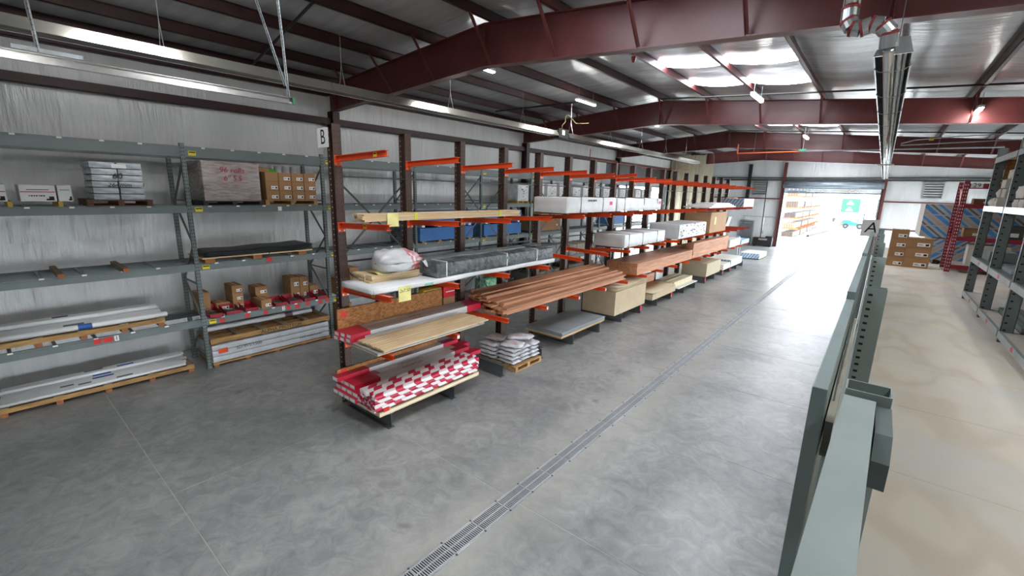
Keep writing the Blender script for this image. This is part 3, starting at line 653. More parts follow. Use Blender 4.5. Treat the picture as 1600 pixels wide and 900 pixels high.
def rack_goods_a():
    xf = RXF
    # floor level long pallet and pipes
    long_pallet('long low wooden pallet on the floor under white pipes', (-12.11, 1.32, 0), .9, 3.0, .17, 5)
    pipes_group('on the floor pallet at the left', 'white pipes on the floor pallet', -12.48, -11.7, 10, -.12, 2.75, .171, .035, 2, 1)
    long_pallet('long wooden pallet on the lowest beam under white pipes', (-12.1, 1.1, 1.192), .9, 2.6, .18, 5)
    pipes_group('on the lowest rack level', 'white pipes on the lowest rack level', -12.4, -11.72, 6, -.1, 2.42, 1.374, .054, 2, 2)
    for k, y in enumerate((.93, 1.85)):
        o = MB().box(-.62, .62, -.045, .045, 0, .075).build('wood_block', mat('weathered_wood', '#8f7a62', .8, var=.15, scale=6, stretch=(.6, 6, 6)), None, (-12.0, y, 2.472), bevel=.004)
        tag(o, ['weathered timber bearer nearer the left edge on the empty level', 'weathered timber bearer nearer the post on the empty level'][k], 'timber', 'bearers on the empty level')
        MB().box(.62, .6225, -.043, .043, .002, .073).build('end_grain', mat('orange_end', '#a65f38', .8), o)
    # level 3: white cartons and bagged pallet
    z = 3.752
    for k, y in enumerate((.5, 1.12)):
        o = MB().box(-.45, .45, -.03, .03, 0, .09).build('runner', M_YELL if False else mat('yellow_wood', '#b79a3a', .7), None, (-12.0, y, z)); tag(o, ['yellow runner under the red striped white cartons, left one', 'yellow runner under the red striped white cartons, right one'][k], 'timber', 'yellow runners')
    for k, (y, w, s) in enumerate(((.3, .38, True), (.86, .46, True), (1.2, .2, False))):
        c = carton(['white carton with red stripe cut by the left picture edge', 'wide white carton with red stripe on the third level', 'narrow white carton without stripe beside the striped one'][k], (-11.95, y, z+.091), .75, w-.012, .29, m=mat('white_carton', '#d9d9d6', .6, var=.03), lab=None, stripe=M_REDC if s else None)
        if s: ink_line('print', M_INK, c, (.3755, -.02, .1), .2, .02, k)
        MB().box(.3755, .377, w*.28, w*.42, .02, .09).box(.3755, .377, w*.2, w*.36, .02, .05).build('print_mark', M_INK, c)
        MB().box(.3755, .377, -w*.3, w*.3, .2, .21).build('print_mark', M_INK, c)
    wood_pallet('dark brown pallet under shrink wrapped bags on the third level', (-12.05, 1.97, z), 1.0, 1.0, .12, m=mat('brown_pallet', '#5f3a24', .75, var=.2, scale=4, stretch=(6, 1, 6)))
    t = thing('bagged_load', 'shrink wrapped load of silver white bags marked 60 on a pallet', 'bag load', (-12.05, 1.99, z+.121))
    mw = mat('clear_wrap', '#c3c8cb', .2, var=.25, scale=9, stretch=(1, .5, 2), col2='#8f979c', bump=.7, bscale=10)
    for r in range(6):
        for c in (-1, 1):
            bumpy_box(.86, .4, .122, 50+r*3+c, .03).build('bag', mw, t, (rnd.uniform(-.02, .02), c*.2+rnd.uniform(-.01, .01), r*.12), smooth=True)
    text('marking', '60', M_INK, t, (.462, -.02, .45), FACE_X, .16, .001, .2); text('marking', '264mm', M_INK, t, (.462, 0, .28), FACE_X, .12, .001, .2)
    MB().box(.45, .456, -.08, .14, .6, .68).build('paper_label', M_LABEL, t)
rack_goods_a()
def rack_goods_b():
    z = 3.752
    wood_pallet('dark pallet under the wrapped roll load marked 96', (-12.05, 3.98, z), 1.0, 1.25, .1, m=mat('black_pallet', '#2a2724', .7))
    t = thing('roll_load', 'large shrink wrapped load hand lettered 96 rolls 6 inch', 'wrapped load', (-12.05, 3.98, z+.101))
    mw = mat('pink_wrap', '#a59b98', .25, var=.2, scale=9, stretch=(1, .5, 3), col2='#8a7a75', bump=.5, bscale=9)
    bumpy_box(1.0, 1.2, .88, 11, .03).build('wrap', mw, t, smooth=True)
    text('marking', '96 rolls', mat('red_marker', '#a02a36', .6), t, (.525, .0, .68), FACE_X, .17, .001, .1); text('marking', '6" S.S', MATS['red_marker'], t, (.525, 0, .5), FACE_X, .17, .001, .1)
    wood_pallet('light wooden pallet under stacked brown cartons on the third level', (-12.05, 5.3, z), 1.0, 1.3, .12)
    n = 0
    rows = ['bottom', 'middle', 'top']; cols = ['first', 'second', 'third', 'fourth']
    for r in range(3):
        for c in range(4):
            carton('brown labelled carton, '+cols[c]+' from the left in the '+rows[r]+' row of the pallet stack', (-11.85, 4.86+c*.315, z+.121+r*.222), .5, .305, .219, group='cartons stacked on the third level pallet', lab=None if (r == 2 and c == 0) else 'x')
    for r in range(3): 
        for c in range(2): carton('plain carton behind the labelled cartons, row '+rows[r]+(', left' if c == 0 else ', right'), (-12.35, 5.02+c*.62, z+.121+r*.222), .46, .6, .219, group='cartons behind', lab=None)
    top = z+.121+3*.222
    o = MB().box(-.15, .15, -.1, .1, 0, .08).build('green_box', mat('bright_green', '#4fbf2a', .5), None, (-12.1, 5.0, top), bevel=.004); tag(o, 'small bright green box on top of the carton stack', 'box')
    o = carton('flat brown carton lying at the left on top of the carton stack', (-12.0, 4.75, top), .4, .28, .1, lab=None)
    for k, y in enumerate((5.25, 5.45, 5.66)):
        t = thing('jar', ['white jar on the carton stack nearest the green box', 'middle white jar on the carton stack', 'white jar on the carton stack farthest from the green box'][k], 'jar', (-12.15, y, top), 0, 'white jars on the carton stack')
        MB().cyl((0, 0, 0), (0, 0, .13), .085, 14).build('body', M_PVC, t, smooth=False); MB().cyl((0, 0, .13), (0, 0, .165), .075, 14).build('lid', M_WHITE, t)
    # level 2 black sheets
    z = 2.472
    for k, y in enumerate((3.35, 4.35, 5.45)):
        o = MB().box(-.5, .5, -.1, .1, 0, .09).build('bearer', mat('orange_timber', '#a8683c', .75, var=.2, scale=5, stretch=(1, 6, 6)), None, (-12.05, y, z)); tag(o, ['timber bearer under the left end of the black sheets', 'timber bearer under the middle of the black sheets', 'timber bearer under the right end of the black sheets'][k], 'timber', 'bearers under the black sheets')
    for k, (y0, y1) in enumerate(((3.2, 4.62), (4.64, 5.72))):
        o = MB().box(-.5, .5, y0-4.4, y1-4.4, 0, .03).build('deck_panel', M_WOODY, None, (-12.05, 4.4, z+.091)); tag(o, ['left plywood panel under the black sheets', 'right plywood panel under the black sheets'][k], 'board', 'panels under the black sheets')
    mb = mat('black_rubber', '#33383a', .45, var=.2, scale=5)
    for k in range(6):
        def fn(u, v, k=k):
            y = -1.22+2.44*u; x = -.5+1.0*v
            return (x+.02*math.sin(k*2), y+.03*math.sin(k*3.1), .014*k+.06*max(0, u-.35)*(k+1)/6+.008*math.sin(u*14))
        s = MB().grid(fn, 26, 5); o = s.build('rubber_sheet', mb, None, (-12.03, 4.5, z+.145), smooth=True)
        sd = o.modifiers.new('thickness', 'SOLIDIFY'); sd.thickness = .01
        tag(o, ORD[k]+' black rubber sheet from the bottom of the sagging stack', 'sheet', 'black sheets on the second level')
    # level 1 red bins with hardware
    z = 1.192
    bm = mat('bin_red', '#9a1426', .35, var=.08)
    def bin_mesh(w, d, h):
        b = MB(); t = .006
        b.box(-d/2, d/2, -w/2, w/2, 0, t)
        b.prism([(-d/2, 0), (d/2, 0), (d/2, h*.45), (d/2-.08, h*.5), (-d/2+.02, h), (-d/2, h)], 'y', -w/2, -w/2+t); b.prism([(-d/2, 0), (d/2, 0), (d/2, h*.45), (d/2-.08, h*.5), (-d/2+.02, h), (-d/2, h)], 'y', w/2-t, w/2)
        b.box(d/2-t, d/2, -w/2, w/2, 0, h*.45); b.box(-d/2, -d/2+t, -w/2, w/2, 0, h)
        return b
    def bin_(label, y, w, d=.5, h=.17, fill=True, tilt=0, x=-11.83, zz=0):
        t = thing('hardware_bin', label, 'bin', (x, y, z+zz), (0, tilt, 0), 'red hardware bins on the lowest level')
        bin_mesh(w, d, h).build('tray', bm, t); MB().box(d/2, d/2+.012, -w*.25, w*.25, .02, .05).build('label_lip', bm, t)
        if fill:
            f = MB(); rr = random.Random(int(y*100))
            for i in range(60):
                c = (rr.uniform(-d/2+.06, d/2-.05), rr.uniform(-w/2+.03, w/2-.03), .015+rr.random()*.05)
                m3 = Matrix.Rotation(rr.random()*6, 3, 'Z') @ Matrix.Rotation(rr.uniform(-.6, .6), 3, 'X'); f.obox(c, (.09, .025, .012), m3)
            o = f.build('hardware', mat('zinc_parts', '#8f9796', .35, metal=.8, var=.3, scale=20), t); o['kind'] = 'stuff'
    bin_('deep red bin at the rack post holding silver brackets', 3.34, .27, .62, .2, True)
    bin_('red bin of grey clips beside the deep bin', 3.72, .32)
    bin_('empty red bin between the clip bin and the carton', 4.12, .3, fill=False)
    bin_('red bin of grey fittings right of the single carton', 4.82, .3)
    bin_('red bin of white caps beside the number two plate', 5.2, .33)
    bin_('red bin with a few small bolts, second from the right', 5.57, .3)
    bin_('red bin heaped with brackets at the right end', 5.93, .3)
    for k, (lab, y, x, w, d, h, zz) in enumerate([('lower tall brown carton behind the empty red bin', 3.98, -12.25, .24, .5, .2, 0), ('middle tall brown carton behind the empty red bin', 3.98, -12.25, .24, .5, .2, .201), ('top tall brown carton behind the empty red bin', 3.98, -12.25, .24, .5, .2, .402), ('low open brown carton behind the clip bin', 3.66, -12.3, .3, .45, .2, 0),
            ('brown carton in front between two red bins', 4.47, -11.85, .25, .5, .22, 0), ('brown carton at the back left of the fittings bin', 4.6, -12.35, .28, .45, .24, 0), ('brown carton stacked on the back left one', 4.58, -12.35, .3, .45, .22, .241),
            ('lower left carton of the tall group behind the bolt bin', 5.42, -12.3, .24, .48, .3, 0), ('upper left carton of the tall group behind the bolt bin', 5.42, -12.3, .24, .48, .3, .301), ('lower right carton of the tall group behind the bolt bin', 5.67, -12.3, .24, .48, .29, 0), ('upper right carton of the tall group behind the bolt bin', 5.67, -12.3, .24, .48, .29, .291), ('short carton right of the tall group at the back', 5.95, -12.3, .24, .45, .3, 0)]):
        carton(lab, (x, y, z+zz), d, w, h, group='cartons on the lowest level')
    o = carton('large brown carton behind the deep red bin by the post', (-12.35, 3.3, z), .45, .24, .5, lab=None)
    # floor: long white wrapped bundle with a timber pallet on it
    long_pallet('low floor pallet under the long white wrapped siding bundle', (-12.05, 4.62, 0), .95, 2.92, .1, 5)
    t = thing('siding_bundle', 'long white wrapped siding bundle with orange sticker on the floor', 'wrapped bundle', (-12.05, 4.62, .101))
    for r in range(3):
        for c in range(2): bumpy_box(.46, 2.9, .138, 70+r*2+c, .03).build('package', mat('silver_wrap', '#c9cdd0', .25, var=.1, scale=4, bump=.5, bscale=5), t, (-.235+c*.47, 0, r*.14), smooth=True)
    MB().box(.475, .478, -1.32, -1.12, .2, .31).build('sticker', mat('orange_sticker', '#e8531f', .6), t)
    text('marking', 'SD-W5/1500', M_DGREY, t, (.481, -.65, .25), FACE_X, .11, .0006); ink_line('small_print', mat('grey_ink', '#77797c', .7), t, (.481, .9, .12), .6, .03, 5)
    t = long_pallet('timber pallet stencilled with black letters on the siding bundle', (-12.05, 4.62, .535), .95, 2.92, .15, 6, 4)
    MB().box(.475, .495, -1.46, 1.46, .03, .15).build('front_rail', M_WOOD, t)
    text('stencil', 'ALPHA PROTECH', M_INK, t, (.4965, .15, .09), FACE_X, .13, .0005)
    t = thing('wrapped_tube', 'long white wrapped roll resting on top of the stencilled pallet', 'roll', (-12.25, 4.6, .68))
    MB().cyl((0, -1.35, .06), (0, 1.3, .06), .06, 12).build('roll', M_PVC, t, smooth=False)
    MB().cyl((0, .55, .06), (0, .75, .06), .064, 12).build('band', mat('purple_band', '#7d5a66', .5), t)
rack_goods_b()
# ------------------------------------------------------------------ cantilever rack
CY = [4.31+1.54*i for i in range(18)]
CXF = -7.56; TIP = -6.1
LV = {4: (4.77, .05), 3: (3.60, .06), 2: (2.40, .06), 1: (1.385, .05)}
def build_cantilever():
    t = thing('cantilever_rack', 'long brown cantilever lumber rack with orange arms beside the aisle', 'rack', (CXF-.1, CY[0], 0))
    ox, oy = CXF-.1, CY[0]
    u = MB(); u.box(-.012, 0, -.074, .074, 0, 5.3); u.box(-.2, -.188, -.074, .074, 0, 5.3); u.box(-.188, -.012, -.005, .005, 0, 5.3)
    um = u.mesh('upright', M_BROWN)
    h = MB()
    for i in range(52):
        for y in (-.042, .042): h.cbox(.0008, y, .08+i*.1, .0016, .014, .016)
    hd = h.mesh('bolt_holes', M_DHOLE); h = MB()
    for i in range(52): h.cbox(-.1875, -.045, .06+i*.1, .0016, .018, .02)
    hl = h.mesh('lit_holes', M_HOLE)  # pale squares: light showing through the holes is put into their colour
    cap = MB().box(-.2, 0, -.074, .074, 5.3, 5.306).mesh('cap', M_BROWN)
    b = MB(); L = CXF+6.22
    b.box(0, -L+.0, -.065, .065, 0, .014); b.box(0, -L, -.065, .065, .286, .3); b.box(0, -L, -.005, .005, .014, .286)
    b = MB(); bl = -6.22-CXF
    b.box(0, bl, -.065, .065, 0, .014); b.box(0, bl, -.065, .065, .286, .3); b.box(0, bl, -.005, .005, .014, .286)
    bm = b.mesh('base_beam', mat('dark_base', '#4e5152', .5, var=.15))
    al = TIP-CXF
    def arm_mesh(rise):
        a = MB(); n = [(0, 0), (al, rise)]
        for z0, z1, w in ((-.1, -.09, .04), (-.01, 0, .04), (-.09, -.01, .004)):
            a.prism([(0, z0), (al, z0+rise), (al, z1+rise), (0, z1)], 'y', -w, w)
        a.prism([(al-.006, -.1+rise), (al, -.1+rise), (al, rise), (al-.006, rise)], 'y', -.004, .004)
        return a
    arms = {k: arm_mesh(v[1]).mesh('arm', M_ORANGE) for k, v in LV.items()}
    armd = arm_mesh(-.05).mesh('arm', M_ORANGE); armf = arm_mesh(.04).mesh('arm', M_ORANGE2)
    plate = MB().box(0, .012, -.07, .07, -.17, .01).mesh('arm_plate', M_ORANGE)
    bolt = MB()
    for y in (-.045, .045):
        for z in (-.02, -.14): bolt.cyl((.012, y, z), (.022, y, z), .014, 8)
    bolt = bolt.mesh('bolts', M_GALV)
    lv2 = {3: 2.52, 4: 2.5}
    for i, y in enumerate(CY):
        o = put('upright', um, t, (CXF-ox, y-oy, 0)); q = put('bolt_holes', hd, o); q['kind'] = 'stuff'; q = put('lit_holes', hl, o); q['kind'] = 'stuff'; put('cap', cap, o)
        put('base_beam', bm, t, (CXF-ox, y-oy, 0))
        if i in (7, 9, 12, 14, 15): MB().box(-.012, .002, -.06, .06, .1, .28).build('red_tip', M_REDC, t, (-6.22-ox+.004, y-oy, 0))
        for lv, (z, rise) in LV.items():
            zz = z
            me = arms[lv]
            if lv == 2 and i in (4, 5): zz = 2.55; me = armd
            if lv in (2, 3) and i >= 15: me = armf
            if lv == 4 and i == 13: me = arm_mesh(.1).mesh('arm', M_ORANGE)
            if lv == 4 and i == 6: me = arm_mesh(.11).mesh('arm', M_ORANGE)
            a = put('arm', me, t, (CXF-ox, y-oy, zz)); put('arm_plate', plate, a); put('bolts', bolt, a)
            if i == 0 and lv >= 2:
                yy = {4: 1.1, 3: .72, 2: .88}[lv]
                p = MB().prism([(yy, rise*yy/al-.085), (yy+.1, rise*yy/al-.085), (yy+.1, rise*yy/al-.012), (yy, rise*yy/al-.012)], 'y', -.0075, -.0045).build('load_sticker', M_YELL, a); MB().box(yy+.02, yy+.08, -.008, -.0076, rise*yy/al-.045, rise*yy/al-.025).build('print', M_INK, p)
            if lv == 1 and i in (1, 3, 4, 5):
                p = MB().box(al, al+.003, -.03, .03, -.08+rise, -.02+rise).build('number_tag', M_LABEL, a); text('digit', str(i), M_INK, p, (al+.004, 0, -.05+rise), FACE_X, .07, .0005)
    # struts and cross bracing between the uprights
    xb = CXF-.1-ox
    for i in range(17):
        ya, yb = CY[i]-oy, CY[i+1]-oy
        for z in (4.42, 2.86): MB().bar((xb, ya+.01, z), (xb, yb-.01, z), .04, .03).build('strut', M_DGREY, t)
        if i % 2 == 0:
            for (za, zb) in ((4.36, 2.92), (2.92, 4.36), (2.8, 1.2), (1.2, 2.8)):
                MB().bar((xb+(.015 if za > zb else -.015), ya+.01, za), (xb+(.015 if za > zb else -.015), yb-.01, zb), .035, .01, up=(1, 0, 0)).build('cross_brace', M_DGREY, t)
    p = thing('letter_sign', 'white sign with black letter B hung on the first brown upright', 'sign', (CXF-.235, CY[0]-.09, 5.08))
    MB().box(-.2, .17, -.004, .004, -.165, .165).build('panel', M_WHITE, p); text('letter', 'B', M_INK, p, (-.01, -.0055, 0), FACE_NY, .36, .0005, 0, .85)
    p.location.x = CXF-.28
build_cantilever()
# ------------------------------------------------------------------ goods on the cantilever rack
def board_stack(label, grp, cols, x0, w, y0, y1, z0, th, m, name='lumber_board', jit=.08, gap=.004, seed=5, cat='lumber', parent=None, part=None):
    rr = random.Random(seed); L = y1-y0
    me = MB().box(-w/2+gap, w/2-gap, -L/2, L/2, 0, th-.0025).mesh(name, m)
    for c, n in enumerate(cols):
        for r in range(n):
            o = put(part or name, me, parent, (x0+w*(c+.5)+rr.uniform(-.004, .004), (y0+y1)/2+rr.uniform(-jit, jit), z0+th*r))
            if parent is None: tag(o, ORD[len(cols)-1-c]+' column from the aisle, '+ORD[r]+' board from the bottom, '+label, cat, grp)
def note(label, loc, w, h, lines, ink, rz=0):
    o = MB().box(-.0015, .0015, -w/2, w/2, -h, 0).build('paper_note', M_PAPER, None, loc, rz); tag(o, label, 'note')
    for k, s in enumerate(lines): text('handwriting', s, ink, o, (.0025, 0, -h*(.3+.35*k)), FACE_X, h*.3, .0004, .2)
    return o
def level3():
    z = 3.665
    t = thing('pine_bundle', 'strapped bundle of pale pine boards on the upper left arms', 'lumber bundle', (-6.9, 6.4, z))
    board_stack('', None, [4, 4], -.18, .18, -2.15, 2.1, 0, .032, M_WOODY, parent=t, part='board', jit=.04)
    for y in (-1.05, 1.35): MB().box(-.185, .185, y-.04, y+.04, .128, .132).box(.181, .185, y-.04, y+.04, 0, .13).build('strap', mat('yellow_strap', '#dcd84a', .5), t)
    note('yellow paper note hanging on the pine bundle above the plastic bag', (-6.7, 4.82, 3.805), .24, .24, [], mat('pale_ink', '#b8b070', .7))
    # timbers and wrapped lifts
    k = 0
    for j, y in enumerate((10.1, 11.0, 12.3, 13.2, 14.6, 16.0)):
        o = MB().box(-.58, .52, -.045, .045, 0, .05).build('dunnage', M_WOOD, None, (-6.9, y, 3.655)); o.rotation_euler = (0, R(-2.3), 0)
        tag(o, ['first', 'second', 'third', 'fourth', 'fifth', 'sixth'][j]+' spacer from the left under the upper wrapped lifts', 'timber', 'spacers under the upper wrapped lifts')
    a = wrapped('white plastic wrapped lumber lift on the upper arms, left one with pink tag', (-6.9, 11.4, 3.705), 1.08, 2.85, .41, 1, (-.7, .55), sm=mat('green_strap', '#5f7f78', .5))
    MB().box(.555, .558, .95, 1.12, .2, .3).build('pink_tag', mat('pink', '#f0558c', .6), a); ink_line('marking', M_DGREY, a, (.558, -.1, .33), .5, .05, 3)
    a = wrapped('white plastic wrapped lumber lift on the upper arms, right one with sagging folds', (-6.9, 14.7, 3.705), 1.08, 3.6, .4, 2, (-1.3, .2, 1.35), amp=.035)
    MB().box(.56, .563, 1.5, 1.65, .2, .3).build('pink_tag', MATS['pink'], a)
    # white foam sheets and striped drywall on the far upper arms
    for j in range(4):
        o = MB().box(-.62+.03*j, .6-.05*j, -2.4+.5*j, 2.5-.25*j, 0, .055).build('foam_sheet', mat('white_foam', '#eeeeec', .8), None, (-6.85, 24.6, 3.68+j*.056)); tag(o, ['lowest', 'second', 'third', 'topmost'][j]+' white foam sheet in the stack on the far upper arms', 'foam sheet', 'foam sheets on the far upper arms')
    drywall('blue striped drywall bundle on the far end of the upper arms', (-6.8, 29.8, 3.67), 1.22, 2.6, .47)
    for j, x in enumerate((-7.2, -6.9)):
        o = MB().box(-.05, .05, -.5, .5, 0, .05).build('small_block', M_WOODY, None, (x, 29.4, 4.145)); tag(o, ['wood block on the striped drywall bundle, inner', 'wood block on the striped drywall bundle, outer'][j], 'timber')
def drywall(label, loc, dx, dy, dz, name='drywall_bundle', n=1):
    t = thing(name, label, 'drywall', loc)
    k = max(2, int(dz/.055)); h = dz/k
    me = MB().box(-dx/2, dx/2, -dy/2, dy/2, 0, h-.003).mesh('board_pair', M_DRY)
    for i in range(k): put('board_pair', me, t, (0, 0, i*h))
    # striped end tape on the near end
    tape = MB().box(-dx/2, dx/2, -dy/2-.003, -dy/2-.001, 0, dz-.003).build('end_tape', M_DSTRIPE, t)
    x = -dx/2-dz*.6; q = 0; cols = [mat('tape_blue', '#3f86c4', .6), mat('tape_navy', '#2b3f5c', .6)]
    while x < dx/2:
        w = (.09, .05)[q % 2]
        pts = [(x, 0), (x+w, 0), (x+w+dz*.6, dz-.003), (x+dz*.6, dz-.003)]
        # clip the slanted stripe to the end face
        pl = []
        for i in range(4):
            (xa, za), (xb, zb) = pts[i], pts[(i+1) % 4]
            for lim, sg in ((-dx/2, 1),):
                pass
            pl.append((xa, za))
        pl = clip(pl, -dx/2, dx/2)
        if len(pl) >= 3: MB().prism(pl, 'y', -dy/2-.0045, -dy/2-.003).build('stripe', cols[q % 2], tape)
        x += w+(.1, .13)[q % 2]; q += 1
    return t
def clip(poly, lo, hi):
    for lim, s in ((lo, 1), (hi, -1)):
        out = []
        for i in range(len(poly)):
            a, b = poly[i], poly[(i+1) % len(poly)]
            ia, ib = s*(a[0]-lim) >= 0, s*(b[0]-lim) >= 0
            if ia: out.append(a)
            if ia != ib:
                f = (lim-a[0])/(b[0]-a[0]); out.append((lim, a[1]+f*(b[1]-a[1])))
        poly = out
        if not poly: break
    return poly
level3()
def crumpled_bag():
    t = thing('plastic_bag', 'crumpled white plastic bag with red print lying on pine boards', 'bag', (-6.95, 4.97, 2.70))
    rr = random.Random(4); nu, nv = 36, 16
    ph = [rr.random()*6 for _ in range(8)]
    def fn(u, v):
        a = 2*math.pi*u
        prof = [(.0, .02), (.06, .18), (.14, .25), (.4, .3), (.7, .27), (.88, .22), (1, .2)]
        for (p, r0), (q, r1) in zip(prof, prof[1:]):
            if p <= v <= q: r = r0+(r1-r0)*(v-p)/(q-p); break
        r *= 1+.13*math.sin(3*a+ph[0]+3*v)+.08*math.sin(7*a+ph[1]-5*v)+.06*math.sin(11*a+9*v+ph[2])+.04*math.sin(17*a+ph[3]+14*v)
        x = r*1.05*math.cos(a); z = .19+r*.72*math.sin(a)
        y = -.38+.8*v+.04*math.sin(5*a+ph[4])*v+.1*v*math.cos(a)
        return (x, y, max(-.0, z))
    b = MB().grid(fn, nu, nv)
    b.mi = [1 if (i//nu >= 11 and not (12 <= i//nu <= 12 and (i % nu) % 9 < 6)) and not (i % nu in range(24, 30)) else 0 for i in range(len(b.f))]
    o = b.build('sack', [mat('bag_white', '#d3d5d6', .35, var=.1, scale=4, bump=.5, bscale=6), mat('bag_red', '#b8232e', .35, var=.15, scale=9, col2='#d8b9b9', bump=.4, bscale=8)], t, smooth=True)
    s = o.modifiers.new('thickness', 'SOLIDIFY'); s.thickness = .004
    MB().grid(lambda u, v: (.1*u-.02+.2, .38+.25*v, .2-.13*v*u+.04*math.sin(6*v)), 5, 6).build('loose_flap', MATS['bag_white'], t, smooth=True)
def level2():
    z = 2.455
    # long white sheet pack at the bottom
    t = thing('white_sheet_pack', 'thin white wrapped panel pack spanning the second level arms', 'sheet pack', (-6.95, 6.9, z))
    b = MB()
    b.grid(lambda u, v: (-.46+.98*v+.03*math.sin(u*9), -2.72+5.44*u, .09+.006*math.sin(u*17)), 40, 4)
    b.grid(lambda u, v: (.52+.03*math.sin(u*9)+.015*v*math.sin(u*23), -2.72+5.44*u, .09+.006*math.sin(u*17)-(.088)*v), 40, 3)
    b.grid(lambda u, v: (-.46+.98*u, -2.72-.01*v, .09-.088*v), 6, 3)
    o = b.build('wrap', M_WHITE if False else mat('sheet_white', '#e4e6e6', .5, var=.04), t, smooth=True); s = o.modifiers.new('thickness', 'SOLIDIFY'); s.thickness = .006
    MB().box(.553, .557, -1.63, -1.42, .01, .08).build('green_label', mat('mint_label', '#7fd6b4', .6), t, (-.01, 0, 0))
    board_stack('short pale pine stack', 'short pine boards on the second level', [4, 4, 4], -7.42, .19, 4.42, 5.5, z+.103, .034, M_WOODY, jit=.03, seed=9)
    o = MB().grid(lambda u, v: (.3*u, .32*v, .006+.03*math.sin(3*u+2*v)), 6, 6).build('paper_sheet', M_PAPER, None, (-7.12, 4.55, z+.245)); tag(o, 'yellow paper sheet lying on the short pine boards', 'note')
    note('yellow price note with handwriting hanging below the white sheet pack', (-6.39, 4.8, 2.53), .27, .28, ['2x7.50'], M_DGREY)
    crumpled_bag()
    t = thing('tarp_bundle', 'long bundle in dark grey plastic tarp with white straps on the second level', 'lumber bundle', (-6.85, 7.6, z+.103))
    mt = mat('dark_tarp', '#3f4546', .32, var=.3, scale=3, stretch=(1, 2, 2), col2='#6d7475', bump=1, bscale=5, bdist=.06)
    bumpy_box(.46, 4.0, .28, 21, .05).build('front_lift', mt, t, (.18, 0, 0), smooth=True); bumpy_box(.4, 3.9, .3, 22, .05).build('rear_lift', mat('pale_tarp', '#757b7c', .35, var=.2, scale=3, bump=.6, bscale=5), t, (-.26, .1, 0), smooth=True)
    for y in (-1.75, .1, 1.25): MB().box(.41, .425, y-.012, y+.012, 0, .29).box(-.03, .425, y-.012, y+.012, .285, .3).build('strap', M_WHITE, t)
    bumpy_box(.3, .5, .06, 23, .05).build('loose_fold', mt, t, (-.1, 1.7, .29), smooth=True)
    # wrapped lifts further along
    for j, y in enumerate((13.7, 14.6, 15.4, 16.5)):
        o = MB().box(-.58, .6, -.045, .045, 0, .06).build('dunnage', mat('orange_dunnage', '#9a5a34', .75, var=.2), None, (-6.87, y, 2.455)); o.rotation_euler = (0, R(-2.3), 0); tag(o, ['first', 'second', 'third', 'fourth'][j]+' timber spacer under the white lift on the second level', 'timber', 'spacers under the second level lift')
    wrapped('white wrapped lumber lift with dark straps on the second level', (-6.85, 15.2, 2.52), 1.15, 3.5, .42, 31, (-1.45, -.35, .95), amp=.03)
    t = wrapped('white printed wrapped lumber lift beyond the strapped one', (-6.82, 19.95, 2.49), 1.25, 3.6, .6, 32, (), m=mat('grey_wrap', '#c3c7c8', .45, var=.06, bump=.3, bscale=3), amp=.015)
    r = MB(); rr = random.Random(2)
    for i in range(70):
        y = rr.uniform(-1.7, 1.7); zz = rr.uniform(.05, .55); r.box(.645, .648, y, y+rr.uniform(.03, .18), zz, zz+rr.uniform(.015, .05))
    o = r.build('print', mat('print_grey', '#5c6163', .6), t); o['kind'] = 'stuff'
    MB().box(.632, .644, -1.78, 1.78, .03, .57).build('printed_side', M_WHITE, t)
    t = thing('carton_stack', 'tall brown cardboard bundle under the white foam sheets', 'box', (-6.9, 24.3, 2.475))
    MB().box(-.62, .62, -1.6, 1.3, 0, .9).build('body', mat('tan_card', '#b08e6b', .8, var=.05), t, bevel=.01); MB().box(-.63, .63, -1.61, 1.31, .9, .98).build('lid', MATS['tan_card'], t)
    MB().box(.621, .623, -.9, -.65, .4, .75).build('pale_label', M_PAPER, t)
level2()
M_TBOX = mat('trim_box', '#c9c6c6', .5, var=.07, scale=2, stretch=(2, .5, 2))
def trim_carton(label, x, y0, y1, z, w, h, grp, txt=None, rl=.5, rr_=.45):
    t = thing('trim_carton', label, 'box', (x, (y0+y1)/2, z), 0, grp); L = (y1-y0)/2
    MB().box(-w/2, w/2, -L, L, 0, h).build('body', M_TBOX, t, bevel=.003)
    for a, b in ((-L-.002, -L+rl), (L-rr_, L+.002)):
        s = MB(); e = .0022
        s.box(-w/2-e, w/2+e, a, b, h, h+e); s.box(w/2, w/2+e, a, b, 0, h); s.box(-w/2-e, -w/2, a, b, 0, h); s.build('red_sleeve', M_REDC, t)
    MB().box(-w*.36, w*.36, -L-.0035, -L-.002, h*.15, h*.85).build('end_label', M_LABEL, t)
    if not txt: ink_line('print', txt_m, t, (0, -.1, h+.0005), .3, .03, int(abs(x)*100), True)
    if txt: text('lettering', txt, txt_m, t, (0, -.1, h+.001), (0, 0, R(-90)), w*.55, .0004)
    return t
txt_m = mat('maroon_ink', '#7a2436', .7)
